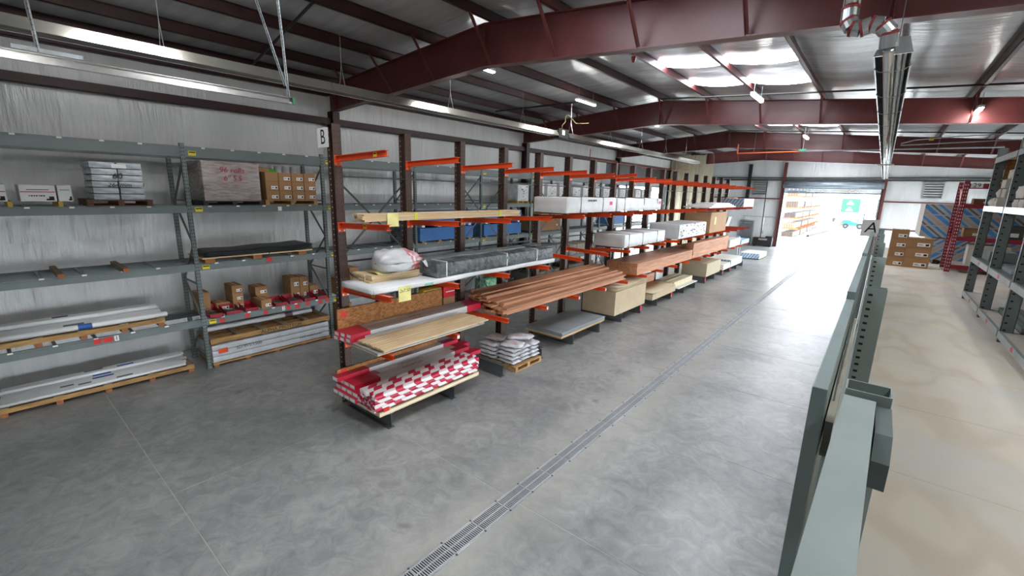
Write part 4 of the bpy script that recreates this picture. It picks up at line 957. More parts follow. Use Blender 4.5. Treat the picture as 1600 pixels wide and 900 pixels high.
def level1():
    o = MB().box(-.018, .018, -1.28, 1.28, 0, .58).build('osb_panel', M_OSB, None, (-7.47, 5.35, 1.44)); tag(o, 'upper OSB divider panel standing on edge with red card', 'board')
    MB().box(.019, .021, -1.22, -1.1, .41, .53).build('red_card', M_CARDRED, o)
    ink_line('stencil', M_INK, o, (.0185, .1, .15), 2.0, .035, 8)
    z = 1.44
    for k, (m, h) in enumerate(((M_WOODY, .02), (mat('blue_edge', '#6f86a8', .6), .012), (mat('grey_panel', '#a8a49c', .6), .02))):
        o = MB().box(-.56, .56, -1.35, 1.3, 0, h-.001).build('base_sheet', m, None, (-6.77, 5.42, z+(0, .02, .032)[k])); tag(o, ['plywood base sheet below the pine slat pallet', 'thin blue edged sheet between plywood and grey panel', 'grey panel directly below the pine slat pallet'][k], 'sheet', 'base sheets on the first level')
    z += .053
    for c in range(3):
        for r in range(2):
            trim_carton(['inner', 'middle', 'outer'][c]+(' lower' if r == 0 else ' upper')+' long white trim carton with red ends on the first level arms', -7.37+c*.155, 3.97+.03*c+(.02 if r else 0), 7.62-.1*c, z+r*.075-(.0 if c < 9 else 0), .148, .073, 'trim cartons on the first level', None, .5-.05*c if r else .3)
    t = thing('pine_slat_pallet', 'pale pine slat pallet in front of the upper trim cartons', 'pallet', (-6.52, 5.42, z))
    for y in (-1.2, -.1, 1.15): MB().box(-.36, .36, y-.06, y+.06, 0, .05).build('bearer', M_WOODY, t)
    me = MB().box(-.043, .043, -1.3, 1.3, .05, .072).mesh('slat', M_WOODY)
    for i in range(8): put('slat', me, t, (-.36+.05+i*.1, rnd.uniform(-.02, .02), 0))
    # redwood boards
    board_stack('loose redwood stack', 'redwood boards on the first level', [10, 10, 10, 9, 7, 7, 6, 4], -7.5, .152, 7.5, 13.7, 1.445, .039, M_RED, jit=.14, seed=12)
    # big timbers
    w = .148
    me = MB().box(-w/2+.003, w/2-.003, -2.95, 2.95, 0, .134).mesh('heavy_timber', M_RED)
    for c in range(8):
        for r in range(3):
            o = put('heavy_timber', me, None, (-7.4+c*w, 17.6+rnd.uniform(-.02, .02), 1.45+r*.137)); tag(o, 'heavy redwood timber, '+ORD[7-c]+' column from the aisle, '+ORD[r]+' layer, nearer block', 'timber', 'heavy timbers nearer block')
    for c in range(8):
        for r in range(5 if c in (6, 7) else 4 if c > 2 else 3):
            o = put('heavy_timber', me, None, (-7.4+c*w, 23.6+rnd.uniform(-.05, .05) - (.6 if r > 2 else 0)*0, 1.45+r*.137)); tag(o, 'heavy redwood timber, '+ORD[7-c]+' column from the aisle, '+ORD[r]+' layer, farther block', 'timber', 'heavy timbers farther block')
    drywall_plain('pale drywall bundle with printed side on the first level', (-6.85, 27.9, 1.45), 1.25, 2.4, .42)
    o = MB().box(-.6, .62, -1.0, 1.0, 0, .24).build('blue_board', mat('pale_blue_board', '#9fc4d4', .6), None, (-6.8, 30.2, 1.45)); tag(o, 'pale blue faced board pack at the far end of the first level', 'board')
def drywall_plain(label, loc, dx, dy, dz):
    t = thing('board_bundle', label, 'board bundle', loc); k = int(dz/.05); h = dz/k
    me = MB().box(-dx/2, dx/2, -dy/2, dy/2, 0, h-.003).mesh('board', M_DRY)
    for i in range(k): put('board', me, t, (0, 0, i*h))
level1()
def cement_bag_mesh(dx, dy, dz, seed):
    rr = random.Random(seed); ph = [rr.random()*6 for _ in range(4)]
    def fn(sgn):
        def f(u, v):
            a, b = 2*u-1, 2*v-1
            e = (1-abs(a)**5)*(1-abs(b)**5)
            z = dz/2+sgn*dz/2*max(.12, e**.5)+(.008*math.sin(7*a+ph[0]+4*b)+.006*math.sin(13*b+ph[1]))*(1 if sgn > 0 else .3)
            return (a*dx/2*(1-.03*b*b), b*dy/2*(1-.04*a*a), z)
        return f
    b = MB(); b.grid(fn(1), 12, 8); n = len(b.f); m = MB().grid(fn(-1), 12, 8); b.add(m.v, [tuple(reversed(q)) for q in m.f])
    b.mi = [1 if (i < n and 3 <= i % 12 <= 8 and 2 <= i//12 <= 5) else 0 for i in range(len(b.f))]
    return b
def level0():
    z = .301
    o = MB().box(-.018, .018, -1.28, 1.2, 0, .5).build('osb_panel', M_OSB, None, (-7.52, 5.3, z+.03)); tag(o, 'lower OSB divider panel standing on edge behind the trim cartons', 'board')
    MB().box(.019, .021, -1.2, -1.07, .37, .49).build('red_card', M_CARDRED, o)
    for k in range(3):
        o = MB().box(-.64, .64, -1.28, 1.22, 0, .028).build('base_plank', M_WOODY if k != 1 else M_DRY, None, (-6.86, 5.35, z+k*.029)); tag(o, ['lowest', 'middle', 'upper'][k]+' base sheet under the red ended cartons on the rack foot', 'sheet', 'base sheets on the rack foot')
    zb = z+.088
    for k, y in enumerate((4.25, 5.35, 6.45)):
        o = MB().box(-.64, .64, -.06, .06, 0, .04).build('bearer', M_WOOD, None, (-6.86, y, zb)); tag(o, ['near', 'middle', 'far'][k]+' bearer under the red ended cartons on the rack foot', 'timber', 'bearers on the rack foot')
    zc = zb+.041
    hs = [4, 3, 3, 2]
    cn = ['back', 'second', 'third', 'front']; rn = ['bottom', 'second', 'third', 'top']
    for c in range(4):
        for r in range(hs[c]):
            trim_carton('white trim carton with red ends on the rack foot, '+cn[c]+' column '+rn[r]+' layer', -7.42+c*.19, 3.93+.06*((c*3+r) % 3), 7.0+.1*((c+r*2) % 3), zc+r*.082, .183, .08, 'trim cartons on the rack foot', ['RESTORATION', 'CERTAINTEED', 'MILLWORK', 'CERTAINTEED'][c] if r == hs[c]-1 else None, .55+.12*((c+r) % 2), .45)
    # candy striped trim packs
    stripe = bpy.data.materials.new('striped_wrap'); stripe.use_nodes = True; nt = stripe.node_tree; b = nt.nodes['Principled BSDF']; b.inputs['Roughness'].default_value = .35
    tc = nt.nodes.new('ShaderNodeTexCoord'); wv = nt.nodes.new('ShaderNodeTexWave'); wv.bands_direction = 'DIAGONAL'; wv.inputs['Scale'].default_value = 1.5; wv.inputs['Distortion'].default_value = 1.5; wv.inputs['Detail'].default_value = 1
    oi = nt.nodes.new('ShaderNodeObjectInfo'); ad = nt.nodes.new('ShaderNodeVectorMath'); ad.operation = 'ADD'; nt.links.new(tc.outputs['Object'], ad.inputs[0]); nt.links.new(oi.outputs['Random'], ad.inputs[1]); nt.links.new(ad.outputs[0], wv.inputs['Vector'])
    rp = nt.nodes.new('ShaderNodeValToRGB'); rp.color_ramp.interpolation = 'CONSTANT'; e = rp.color_ramp.elements; e[0].color = lin('#b32242'); e[1].position = .36; e[1].color = lin('#dcd3d2')
    nt.links.new(wv.outputs['Fac'], rp.inputs['Fac']); nt.links.new(rp.outputs['Color'], b.inputs['Base Color'])
    for c in range(4):
        for r in range(4):
            t = thing('trim_pack', 'red and white striped trim pack, '+['innermost', 'inner', 'outer', 'outermost'][c]+' column '+rn[r]+' layer', 'trim pack', (-6.68+c*.135+.01*r, 5.28+rnd.uniform(-.03, .03), zc+r*.078), 0, 'striped trim packs on the rack foot')
            bumpy_box(.133, 2.6, .077, 90+c*4+r, .012).build('wrap', stripe, t, smooth=True)
    o = MB().box(-.001, .001, -.06, .06, -.04, .04).build('red_tag', M_CARDRED, None, (-6.205, 4.2, .42)); tag(o, 'small red card on the near corner of the rack foot load', 'card')
    # cement bags
    wood_pallet('worn wooden pallet under the pile of cement bags', (-6.78, 8.3, 0), 1.25, 1.05, .13, n=6)
    mb = [mat('bag_paper', '#c9c9cc', .55, var=.12, scale=6, bump=.3, bscale=8), mat('bag_print', '#c79aa0', .55, var=.25, scale=5, col2='#d4cfd0')]
    meshes = [cement_bag_mesh(.56, .36, .1, s).mesh('cement_bag', mb, True) for s in range(5)]
    wds = ['first', 'second', 'third', 'fourth', 'fifth', 'sixth']
    for r in range(4):
        k = 0
        for c in range(2):
            for q in range(3):
                o = put('cement_bag', meshes[(r*5+c*3+q) % 5], None, (-7.07+c*.57+rnd.uniform(-.02, .02), 7.95+q*.36+rnd.uniform(-.02, .02), .132+r*.098), rnd.uniform(-.03, .03)); tag(o, 'cement bag, '+ORD[r]+' layer from the pallet, '+('inner' if c == 0 else 'aisle side')+' row, '+['near', 'middle', 'far'][q]+' one', 'bag', 'cement bags in flat layers')
    for k, (x, y, rz, ry) in enumerate(((-6.42, 7.98, .3, .1), (-6.62, 8.62, .4, -.1), (-7.08, 8.1, .15, .1), (-6.5, 8.3, .7, 0))):
        o = put('cement_bag', meshes[k], None, (x, y, .132+4*.098+.03+.085*(k == 3)), (ry, 0, rz)); tag(o, ['cement bag tilted at the front on top of the pile', 'cement bag at the back on top of the pile', 'pink printed cement bag leaning left on top of the pile', 'topmost cement bag lying across the pile'][k], 'bag')
    # dark sheet stack
    for k in range(7):
        o = MB().box(-.61, .61, -1.22, 1.22, 0, .013).build('grey_sheet', mat('grey_sheet', '#979d9e', .45, var=.12, scale=2, rand=.06), None, (-6.86+.02*(k % 2), 11.1+.02*(k % 3), z+.058+k*.0135)); tag(o, ORD[k]+' dark grey sheet from the bottom of the stack beyond the cement bags', 'sheet', 'dark grey sheets on the rack foot')
    for k in range(2):
        o = MB().box(-.62, .62, -1.24, 1.24, 0, .028).build('carrier_board', M_MDF if k else M_WOOD, None, (-6.86, 11.1, z+k*.029)); tag(o, ['lower', 'upper'][k]+' carrier board beneath the dark grey sheets', 'board')
    # MDF stacks
    def sheets(lab, loc, n, th, top, dz, m=M_MDF, grp=None):
        t = thing('mdf_bundle', lab[0], 'board bundle', loc); MB().box(-.61, .61, -1.22, 1.22, 0, dz).build('block', m, t, bevel=.003)
        for i in range(1, int(dz/.06)): MB().box(.61, .6105, -1.22, 1.22, i*.06, i*.06+.0012).build('seam', mat('seam_brown', '#8c7b5c', .8), t) if i % 2 == 0 else None
        for k in range(top):
            def fn(u, v, k=k): return (-.61+1.22*v, -1.24+2.48*u, .018*(k+1)*(.2+(2*u-1)**2*1.2)*.9)
            g = MB(); g.grid(lambda u, v: fn(u, v), 16, 1); o = g.build('mdf_sheet', m, None, (loc[0]+.01*(k % 2), loc[1], loc[2]+dz+.002+k*.022), smooth=True)
            s = o.modifiers.new('thickness', 'SOLIDIFY'); s.thickness = .018; s.offset = -1; tag(o, ORD[k]+' '+lab[1], 'sheet', lab[2])
    sheets(('tall tan MDF stack on the rack foot below the heavy timbers', 'loose bowed MDF sheet on top of the tall MDF stack', 'loose sheets on the tall MDF stack'), (-6.86, 14.25, z), 0, 0, 4, .8)
    sheets(('low tan MDF stack beside the tall one', 'loose sheet on the low MDF stack', 'loose sheets on the low MDF stack'), (-6.81, 17.3, z), 0, 0, 1, .24)
    o = MB().box(-.1, .1, -1.2, 1.2, 0, .35).build('redwood_offcut', M_RED, None, (-7.3, 17.7, z+.0)); o.location.x = -7.55+.0; o.location = (-7.55+.02, 17.7, z+.29); tag(o, 'reddish timber lying behind the low MDF stack', 'timber'); o.location = (-7.32, 17.5, z+.285)
    for k in range(9):
        o = MB().box(-.045, .045, -1.2, 1.2, 0, .22 if k not in (2, 5) else .24).build('mdf_strip', mat('pale_strip', '#cbbf9f', .7, rand=.06), None, (-7.25+k*.095, 20.2+rnd.uniform(-.1, .1), z+.03)); tag(o, ORD[8-k]+' pale MDF strip from the aisle in the row beyond the low stack', 'strip', 'MDF strips on the rack foot')
    o = MB().box(-.6, .62, -1.25, 1.25, 0, .028).build('carrier_board', M_DRY, None, (-6.82, 20.2, z)); tag(o, 'pale board beneath the MDF strips', 'board')
    sheets(('square tan board stack on the rack foot near the far end', 'loose sheet on the far square board stack', 'x'), (-6.84, 24.1, z), 0, 0, 0, .66, mat('tan_board', '#b0a488', .7, var=.05))
    drywall('blue striped drywall bundle on the rack foot at the far end', (-6.8, 28.6, z), 1.25, 2.6, .4)
    o = MB().box(-.62, .62, -.7, .7, 0, .3).build('white_board_pack', M_DRY, None, (-6.8, 26.5, z)); tag(o, 'plain white board pack before the far striped drywall', 'board')
    for k in range(3):
        o = MB().box(-.6, .6, -.05, .05, 0, .06).build('bearer', M_BLACK, None, (-6.65, 34.6+k*1.0, 0)); tag(o, ['near', 'middle', 'far'][k]+' dark bearer under the drywall on the floor', 'timber', 'bearers under the floor drywall')
    drywall('blue striped drywall bundle lying on the floor beyond the rack', (-6.65, 35.6, .061), 1.25, 2.5, .35)
level0()
# ------------------------------------------------------------------ goods on the rack behind the cantilever
def rack_goods_c():
    # blue foam stacks, two bays, two tiers
    mb = M_BLUE
    for bay, (y0, y1) in enumerate(((9.3, 11.75), (12.35, 14.6))):
        for tier in range(2):
            z = 2.545 if tier == 0 else 3.06
            h = .42
            lab = ('lower ' if tier == 0 else 'upper ')+'blue foam board stack in the '+('nearer' if bay == 0 else 'farther')+' bay'
            t = thing('foam_stack', lab, 'foam boards', (-12.05, (y0+y1)/2, z), 0, 'blue foam stacks')
            n = 9; me = MB().box(-.56, .56, -(y1-y0)/2, (y1-y0)/2, 0, h/n-.004).mesh('foam_board', mb)
            for i in range(n): put('foam_board', me, t, (0, 0, i*h/n))
            for k in range(4):
                yy = y0+.15+k*(y1-y0-.3)/3
                o = MB().box(-.55, .55, -.06, .06, 0, .07).build('spacer', M_WOOD if tier == 0 else M_WHITE, None, (-12.05, yy, z-.072)); tag(o, ['first', 'second', 'third', 'fourth'][k]+' spacer below the '+lab, 'spacer', 'spacers below the blue foam')
    c = thing('brown_board_pack', 'tan cardboard faced pack right of the blue foam stacks', 'box', (-12.05, 16.55, 2.545)); MB().box(-.55, .55, -1.05, 1.05, 0, .5).build('pack', M_CARD, c, bevel=.008); MB().box(-.5, .5, -1, 1, -.072, 0).build('runner', M_DGREY, c); MB().cyl((.551, .75, .22), (.553, .75, .22), .05, 14).build('label', M_LABEL, c)
    # white wrapped blocks on the third level
    k = 0
    for i in range(13):
        q_ = i+2; y = RPY[4+q_//3]+.55+.96*(q_ % 3)
        m = min(abs(y-p) for p in RPY)
        h = .74 if i % 4 else .68
        w = .74
        t = thing('white_block', 'white wrapped block '+['one', 'two', 'three', 'four', 'five', 'six', 'seven', 'eight', 'nine', 'ten', 'eleven', 'twelve', 'thirteen'][i]+' of the row on the third rack level, counted from the left', 'wrapped load', (-12.0, y, 3.845), 0, 'white blocks on the third level')
        bumpy_box(.95, w, h, 120+i, .02).build('wrap', mat('block_wrap', '#d8d8d6', .5, var=.1, scale=5, col2='#bfc0c0', bump=.3, bscale=6), t, smooth=True)
        for r in range(3): MB().box(.483, .486, -w*.4, w*.4, .2+.22*r, .205+.22*r).build('seam', M_DSTRIPE, t)
        rr = random.Random(i)
        q = MB()
        for _ in range(9):
            yy = rr.uniform(-w*.35, w*.3); zz = rr.uniform(.1, h-.12); q.box(.483, .487, yy, yy+rr.uniform(.02, .08), zz, zz+rr.uniform(.02, .05))
        q = q.build('print', M_DGREY, t); q['kind'] = 'stuff'
        o = wood_pallet('wooden pallet below white wrapped block '+['one', 'two', 'three', 'four', 'five', 'six', 'seven', 'eight', 'nine', 'ten', 'eleven', 'twelve', 'thirteen'][i]+' of the row', (-12.0, y, 3.752), .95, .76, .09, n=4, group='pallets below the white blocks', m=mat('yellow_pallet', '#b9963f', .7))
    # frames of brown on third level
    # cartons on the lowest level behind the cantilever
    for i, (y, h, w, n) in enumerate(((6.6, .24, .32, 2), (7.0, .24, .32, 3), (7.45, .22, .4, 2), (7.95, .26, .5, 1), (8.55, .26, .5, 2))):
        for r in range(n):
            carton('brown carton '+['first', 'second', 'third', 'fourth', 'fifth'][i]+' pile, '+['bottom', 'middle', 'top'][r]+', low level behind the uprights', (-12.0, y, 1.192+r*(h+.002)), .6, w-.02, h, group='cartons behind the pine boards')
    for i, (y0, y1, z, h, col, lab) in enumerate([(9.35, 12.0, 1.22, .5, '#9c9a92', 'grey wrapped pack'), (12.4, 15.1, 1.22, .55, '#a9a8a2', 'pale grey wrapped pack'), (15.5, 18.1, 1.22, .6, '#8c8d8b', 'mid grey wrapped pack'), (18.6, 21.1, 1.22, .5, '#a39a8a', 'beige wrapped pack'), (15.5, 18.1, .12, .55, '#6f675d', 'brown grey wrapped pack'), (18.6, 21.1, .12, .6, '#574b40', 'dark brown wrapped pack')]):
        t = wrapped(lab+' on the '+('lowest beam' if z > 1 else 'floor')+' behind the brown uprights', (-12.05, (y0+y1)/2, z), 1.0, y1-y0, h, 200+i, (-.6, .6), m=mat('pack_%d' % i, col, .6, bump=.3), group='wrapped packs behind the uprights')
    carton('brown carton with black print on the floor behind the first upright', (-11.75, 6.55, .0), .5, .42, .5, lab=None); carton('brown carton stacked on the printed one behind the first upright', (-11.75, 6.55, .502), .5, .4, .45, m=M_CARD, lab='x')
    t = thing('red_bag_box', 'bright red box on brown carton behind the divider panel', 'box', (-11.7, 10.55, .5)); MB().box(-.3, .3, -.33, .33, 0, .45).build('body', mat('bright_red', '#cc1f2f', .5), t, bevel=.01); ink_line('print', M_LABEL, t, (.3005, 0, .2), .45, .04, 4)
    carton('brown carton beneath the bright red box', (-11.7, 10.55, 0), .6, .68, .498, lab=None)
    t = thing('yellow_pack', 'yellow and green pack left of the bright red box', 'box', (-11.7, 9.72, .5)); MB().box(-.3, .3, -.4, .4, 0, .4).build('body', mat('mustard', '#b98f2a', .6, var=.3, scale=6), t, bevel=.02); 
    carton('brown carton beneath the yellow pack', (-11.7, 9.72, 0), .6, .8, .498, lab=None)
    t = thing('green_pack', 'green printed pack behind the redwood boards', 'pack', (-11.7, 12.85, .42)); bumpy_box(.6, .95, .42, 5, .03).build('wrap', mat('green_pack', '#2f8a5a', .5, var=.4, scale=9, col2='#9fc7a8'), t, smooth=True)
    carton('brown carton beneath the green pack', (-11.7, 12.85, 0), .6, .9, .418, lab=None)
    t = thing('blue_foam_far', 'small far blue board stack behind the white lift', 'foam boards', (-12.05, 23.6, 2.5)); MB().box(-.5, .5, -.75, .75, .05, .5).build('boards', M_BLUE, t); MB().box(-.5, .5, -.7, .7, 0, .05).build('runner', M_WHITE, t)
    t = thing('hose_coil', 'dark coiled hoses hanging on the rack left of the blue foam', 'hose', (-11.9, 8.75, 2.5))
    for k in range(5): MB().tube([(0, .1*math.cos(a*.5)+.05*k-.2, .25+.22*math.sin(a*.5)) for a in range(13)], .02, 5).build('coil', M_BLACK, t)
rack_goods_c()
# ------------------------------------------------------------------ far end of the hall
def far_end():
    t = thing('job_chest', 'black steel job site chest by the far wall left of the bay door', 'tool chest', (-7.75, 44.7, 0))
    MB().box(-.75, .75, -.35, .35, .08, .55).build('body', M_BLACK, t, bevel=.015); MB().box(-.76, .76, -.36, .36, .55, .75).build('lid', M_BLACK, t, bevel=.015)
    for x in (-.6, .6): MB().box(x-.08, x+.08, -.3, .3, 0, .08).build('skid', M_BLACK, t)
    text('brand', 'RIDGID', M_LABEL, t, (.05, -.364, .62), FACE_NY, .2, .001); MB().box(-.3, .1, -.3605, -.36, .55, .57).build('red_line', M_CARDRED, t)
    t = thing('small_case', 'small black case on top of the job site chest', 'case', (-7.3, 44.7, .752)); MB().box(-.26, .26, -.2, .2, 0, .14).build('body', M_BLACK, t, bevel=.01); MB().cyl((-.1, -.21, .1), (.1, -.21, .1), .012, 6).build('handle', M_DGREY, t)
    o = MB().cyl((0, 0, 0), (-.06, 0, 4.9), .035, 8).cyl((0, 0, 0), (0, 0, .03), .1, 10).build('black_pole', M_BLACK, None, (-8.0, 44.75, .752)); tag(o, 'tall thin black pole standing on the job site chest', 'pole')
    t = thing('exit_sign', 'small green exit sign above the grey personnel door', 'sign', (-9.35, 45.25, 2.32)); MB().box(-.2, .2, -.04, .04, 0, .2).build('case', M_WHITE, t); text('word', 'EXIT', mat('exit_green', '#2fae7a', .5), t, (0, -.042, .1), FACE_NY, .16, .001)
    t = thing('wall_conduit', 'grey conduit run with drop beside the personnel door', 'conduit', (-8.5, 45.28, 2.55)); MB().tube([(-1.2, 0, 0), (2.4, 0, 0)], .025, 6).tube([(.5, -.02, 0), (.5, -.02, -1.25)], .02, 6).build('pipe', M_GALV, t); MB().box(.42, .58, -.08, 0, -1.5, -1.25).build('switch_box', M_GALV, t); MB().cyl((1.6, -.06, 0), (1.6, 0, 0), .1, 10).build('fitting', M_GALV, t)
    for k, (x, w) in enumerate(((-12.4, 1.2), (-11.2, .9))):
        t = thing('leaning_boards', ['wide', 'narrow'][k]+' white boards leaning by the beige partition end', 'boards', (x+1.1, 39.5+k, 0)); m = Matrix.Rotation(R(12), 3, 'Y')
        for q in range(4): MB().obox((q*.05, 0, 1.3), (.02, w, 2.6), m).build('board', [M_WHITE, M_WOODY, M_BTAPE, M_WHITE][q], t)
    # floor mounted things near the far partition
    t = thing('work_table', 'low table with clutter at the far end of the lumber rack', 'table', (-8.6, 36.5, 0)); MB().box(-.8, .8, -.4, .4, .82, .86).build('top', M_WHITE, t)
    for sx in (-.74, .74):
        for sy in (-.34, .34): MB().box(sx-.03, sx+.03, sy-.03, sy+.03, 0, .82).build('leg', M_GALV, t)
    for k, (x, c, h) in enumerate(((-.5, '#b92f3a', .2), (-.1, '#2b2b2b', .28), (.3, '#b9a24a', .22), (.6, '#5f88b8', .5))):
        o = MB().box(-.12, .12, -.12, .12, 0, h).build('bench_box', mat('bench_%d' % k, c, .5), None, (-8.6+x, 36.5, .861), bevel=.01); tag(o, ['red', 'black', 'mustard', 'tall blue'][k]+' small box on the low far table', 'box')
far_end()
# ------------------------------------------------------------------ the yard outside
def yard():
    # orange cantilever rack loaded with lumber
    t = thing('yard_rack', 'outdoor orange cantilever rack seen through the bay door', 'rack', (-8.6, 56, 0))
    for k in range(8):
        y = k*3.2
        MB().box(-.15, .15, y-.1, y+.1, 0, 5.6).build('upright', M_WHITE, t)
        for z in (1.1, 2.2, 3.3, 4.5): MB().box(.15, 2.0, y-.06, y+.06, z-.14, z).build('arm', M_ORANGE, t)
        MB().box(.15, 2.1, y-.08, y+.08, 0, .18).build('base', mat('pale_base', '#8b8078', .7), t)
    cols = ['#40342c', '#5a4a3a', '#4a3c33', '#382f2b', '#6a5a48']
    k = 0
    nm = ['ground', 'first', 'second', 'third', 'top']
    for li, z in enumerate((.18, 1.1, 2.2, 3.3, 4.5)):
        for j, y in enumerate((56.5, 62.5, 68.5, 74.0)):
            if li == 4 and j > 2: continue
            b = thing('yard_lumber', ['nearest', 'second', 'third', 'farthest'][j]+' lumber lift on the '+nm[li]+' level of the outdoor rack', 'lumber bundle', (-7.45, y+2, z+.001), 0, 'lumber lifts in the yard')
            m = mat('yard_lumber_%d' % (k % 5), cols[k % 5], .7, var=.2, scale=3, stretch=(8, 1, 8)); k += 1
            n = 5; h = .5 if li != 3 else .62
            me = MB().box(-.1, .1, -2.6, 2.6, 0, h).mesh('column', m)
            for q in range(n): put('column', me, b, (-.5+q*.22, 0, 0))
            for yy in (-1.5, 1.5): MB().box(-.62, .6, yy-.03, yy+.03, h, h+.01).build('strap', M_DGREY, b)
            if li == 3:
                for q in range(12): MB().box(.5, .52, -2.5+q*.42, -2.32+q*.42, .02, .6).build('end_post', M_DGREY, b)
    # teal forklift
    t = thing('forklift', 'teal forklift parked in the bright yard', 'forklift', (-2.9, 84, 0), 0)
    teal = mat('teal_paint', '#0f5c55', .4); dk = M_BLACK
    # local: x forward
    MB().prism([(-1.35, .45), (.7, .45), (.7, .75), (.35, .95), (-.2, .95), (-.45, 1.25), (-1.3, 1.25), (-1.45, 1.0)], 'y', -.5, .5).build('body', teal, t, bevel=.04)
    MB().prism([(-1.75, .4), (-1.35, .4), (-1.35, 1.2), (-1.6, 1.15), (-1.75, .9)], 'y', -.5, .5).build('counterweight', mat('tan_weight', '#5f4c45', .6), t, bevel=.04)
    for x, r in ((-.95, .36), (.75, .4)):
        for sy in (-.5, .5):
            w_ = MB().cyl((x, sy-.12, r), (x, sy+.12, r), r, 18).build('tyre', mat('tyre', '#1a1b1d', .8), t); MB().cyl((x, sy-.13, r), (x, sy+.13, r), r*.5, 14).build('rim', mat('rim_grey', '#4a4c4e', .5), w_)
    for x, x2 in ((-.5, -.25), (.45, .3)):
        for sy in (-.45, .45): MB().bar((x, sy, 1.0), (x2, sy, 2.15), .06).build('guard_post', dk, t)
    MB().box(-.35, .4, -.5, .5, 2.12, 2.18).build('overhead_guard', dk, t)
    MB().box(-.45, .0, -.25, .25, .95, 1.05).box(-.5, -.38, -.25, .25, 1.0, 1.45).build('seat', M_BLACK, t); MB().cyl((.25, 0, 1.2), (.2, 0, 1.3), .17, 14).build('steering_wheel', M_BLACK, t)
    for sy in (-.35, .35): MB().box(.95, 1.1, sy-.06, sy+.06, .1, 2.4).build('mast_rail', mat('mast_blue', '#1f2a4a', .5), t)
    for z in (.5, 1.2, 2.3): MB().box(.98, 1.08, -.35, .35, z, z+.1).build('mast_crossbar', MATS['mast_blue'], t)
    for sy in (-.25, .25): MB().box(1.1, 2.2, sy-.06, sy+.06, .06, .11).box(1.1, 1.15, sy-.06, sy+.06, .06, .6).build('fork', dk, t)
    # green panel stack with white emblem
    t = thing('green_stack', 'tall green wrapped stack with white arrows in the yard', 'wrapped load', (-4.05, 92, 0))
    MB().box(-1.4, 1.25, -.6, .6, .2, 2.2).build('lower_load', M_WHITE, t); MB().box(-1.2, 1.25, -.6, .6, 2.2, 4.4).build('wrap', mat('yard_green', '#0d5a3a', .6), t, bevel=.03); MB().box(1.25, 1.45, -.6, .6, .2, 4.4).build('side', mat('pale_side', '#9a8f88', .7), t)
    for z in (2.75, 3.75): MB().prism([(-.55, z-.3), (.45, z-.3), (.2, z+.05), (.08, z+.05), (.08, z+.3), (-.18, z+.3), (-.18, z+.05), (-.3, z+.05)], 'y', -.612, -.6).build('emblem', M_WHITE, t)
    MB().box(-1.4, 1.4, -.6, .6, 0, .2).build('pallet', M_WOOD, t)
    # timber kerb lying in the yard
    o = MB().box(-.12, .12, -6, 6, 0, .22).build('yard_timber', mat('grey_timber', '#2c2725', .8), None, (-5.6, 66, 0), R(-4)); tag(o, 'long dark timber lying on the yard ground before the rack', 'timber')
    # grey box trailer behind the sign
    t = thing('grey_container', 'grey metal container standing beyond the bay door on the right', 'container', (.55, 78, 0))
    MB().box(-1.1, 1.1, -1.5, 1.5, 1.9, 4.4).build('box', mat('container_grey', '#262523', .6), t)
    for i in range(6): MB().box(-.95+i*.36, -.85+i*.36, -1.52, -1.5, 2.0, 4.3).build('rib', MATS['container_grey'], t)
    MB().box(-1.0, 1.0, -1.4, 1.4, .5, 1.9).build('pallet_load', M_WHITE, t); MB().box(-1.1, 1.1, -1.5, 1.5, 0, .5).build('base', M_DGREY, t)
yard()
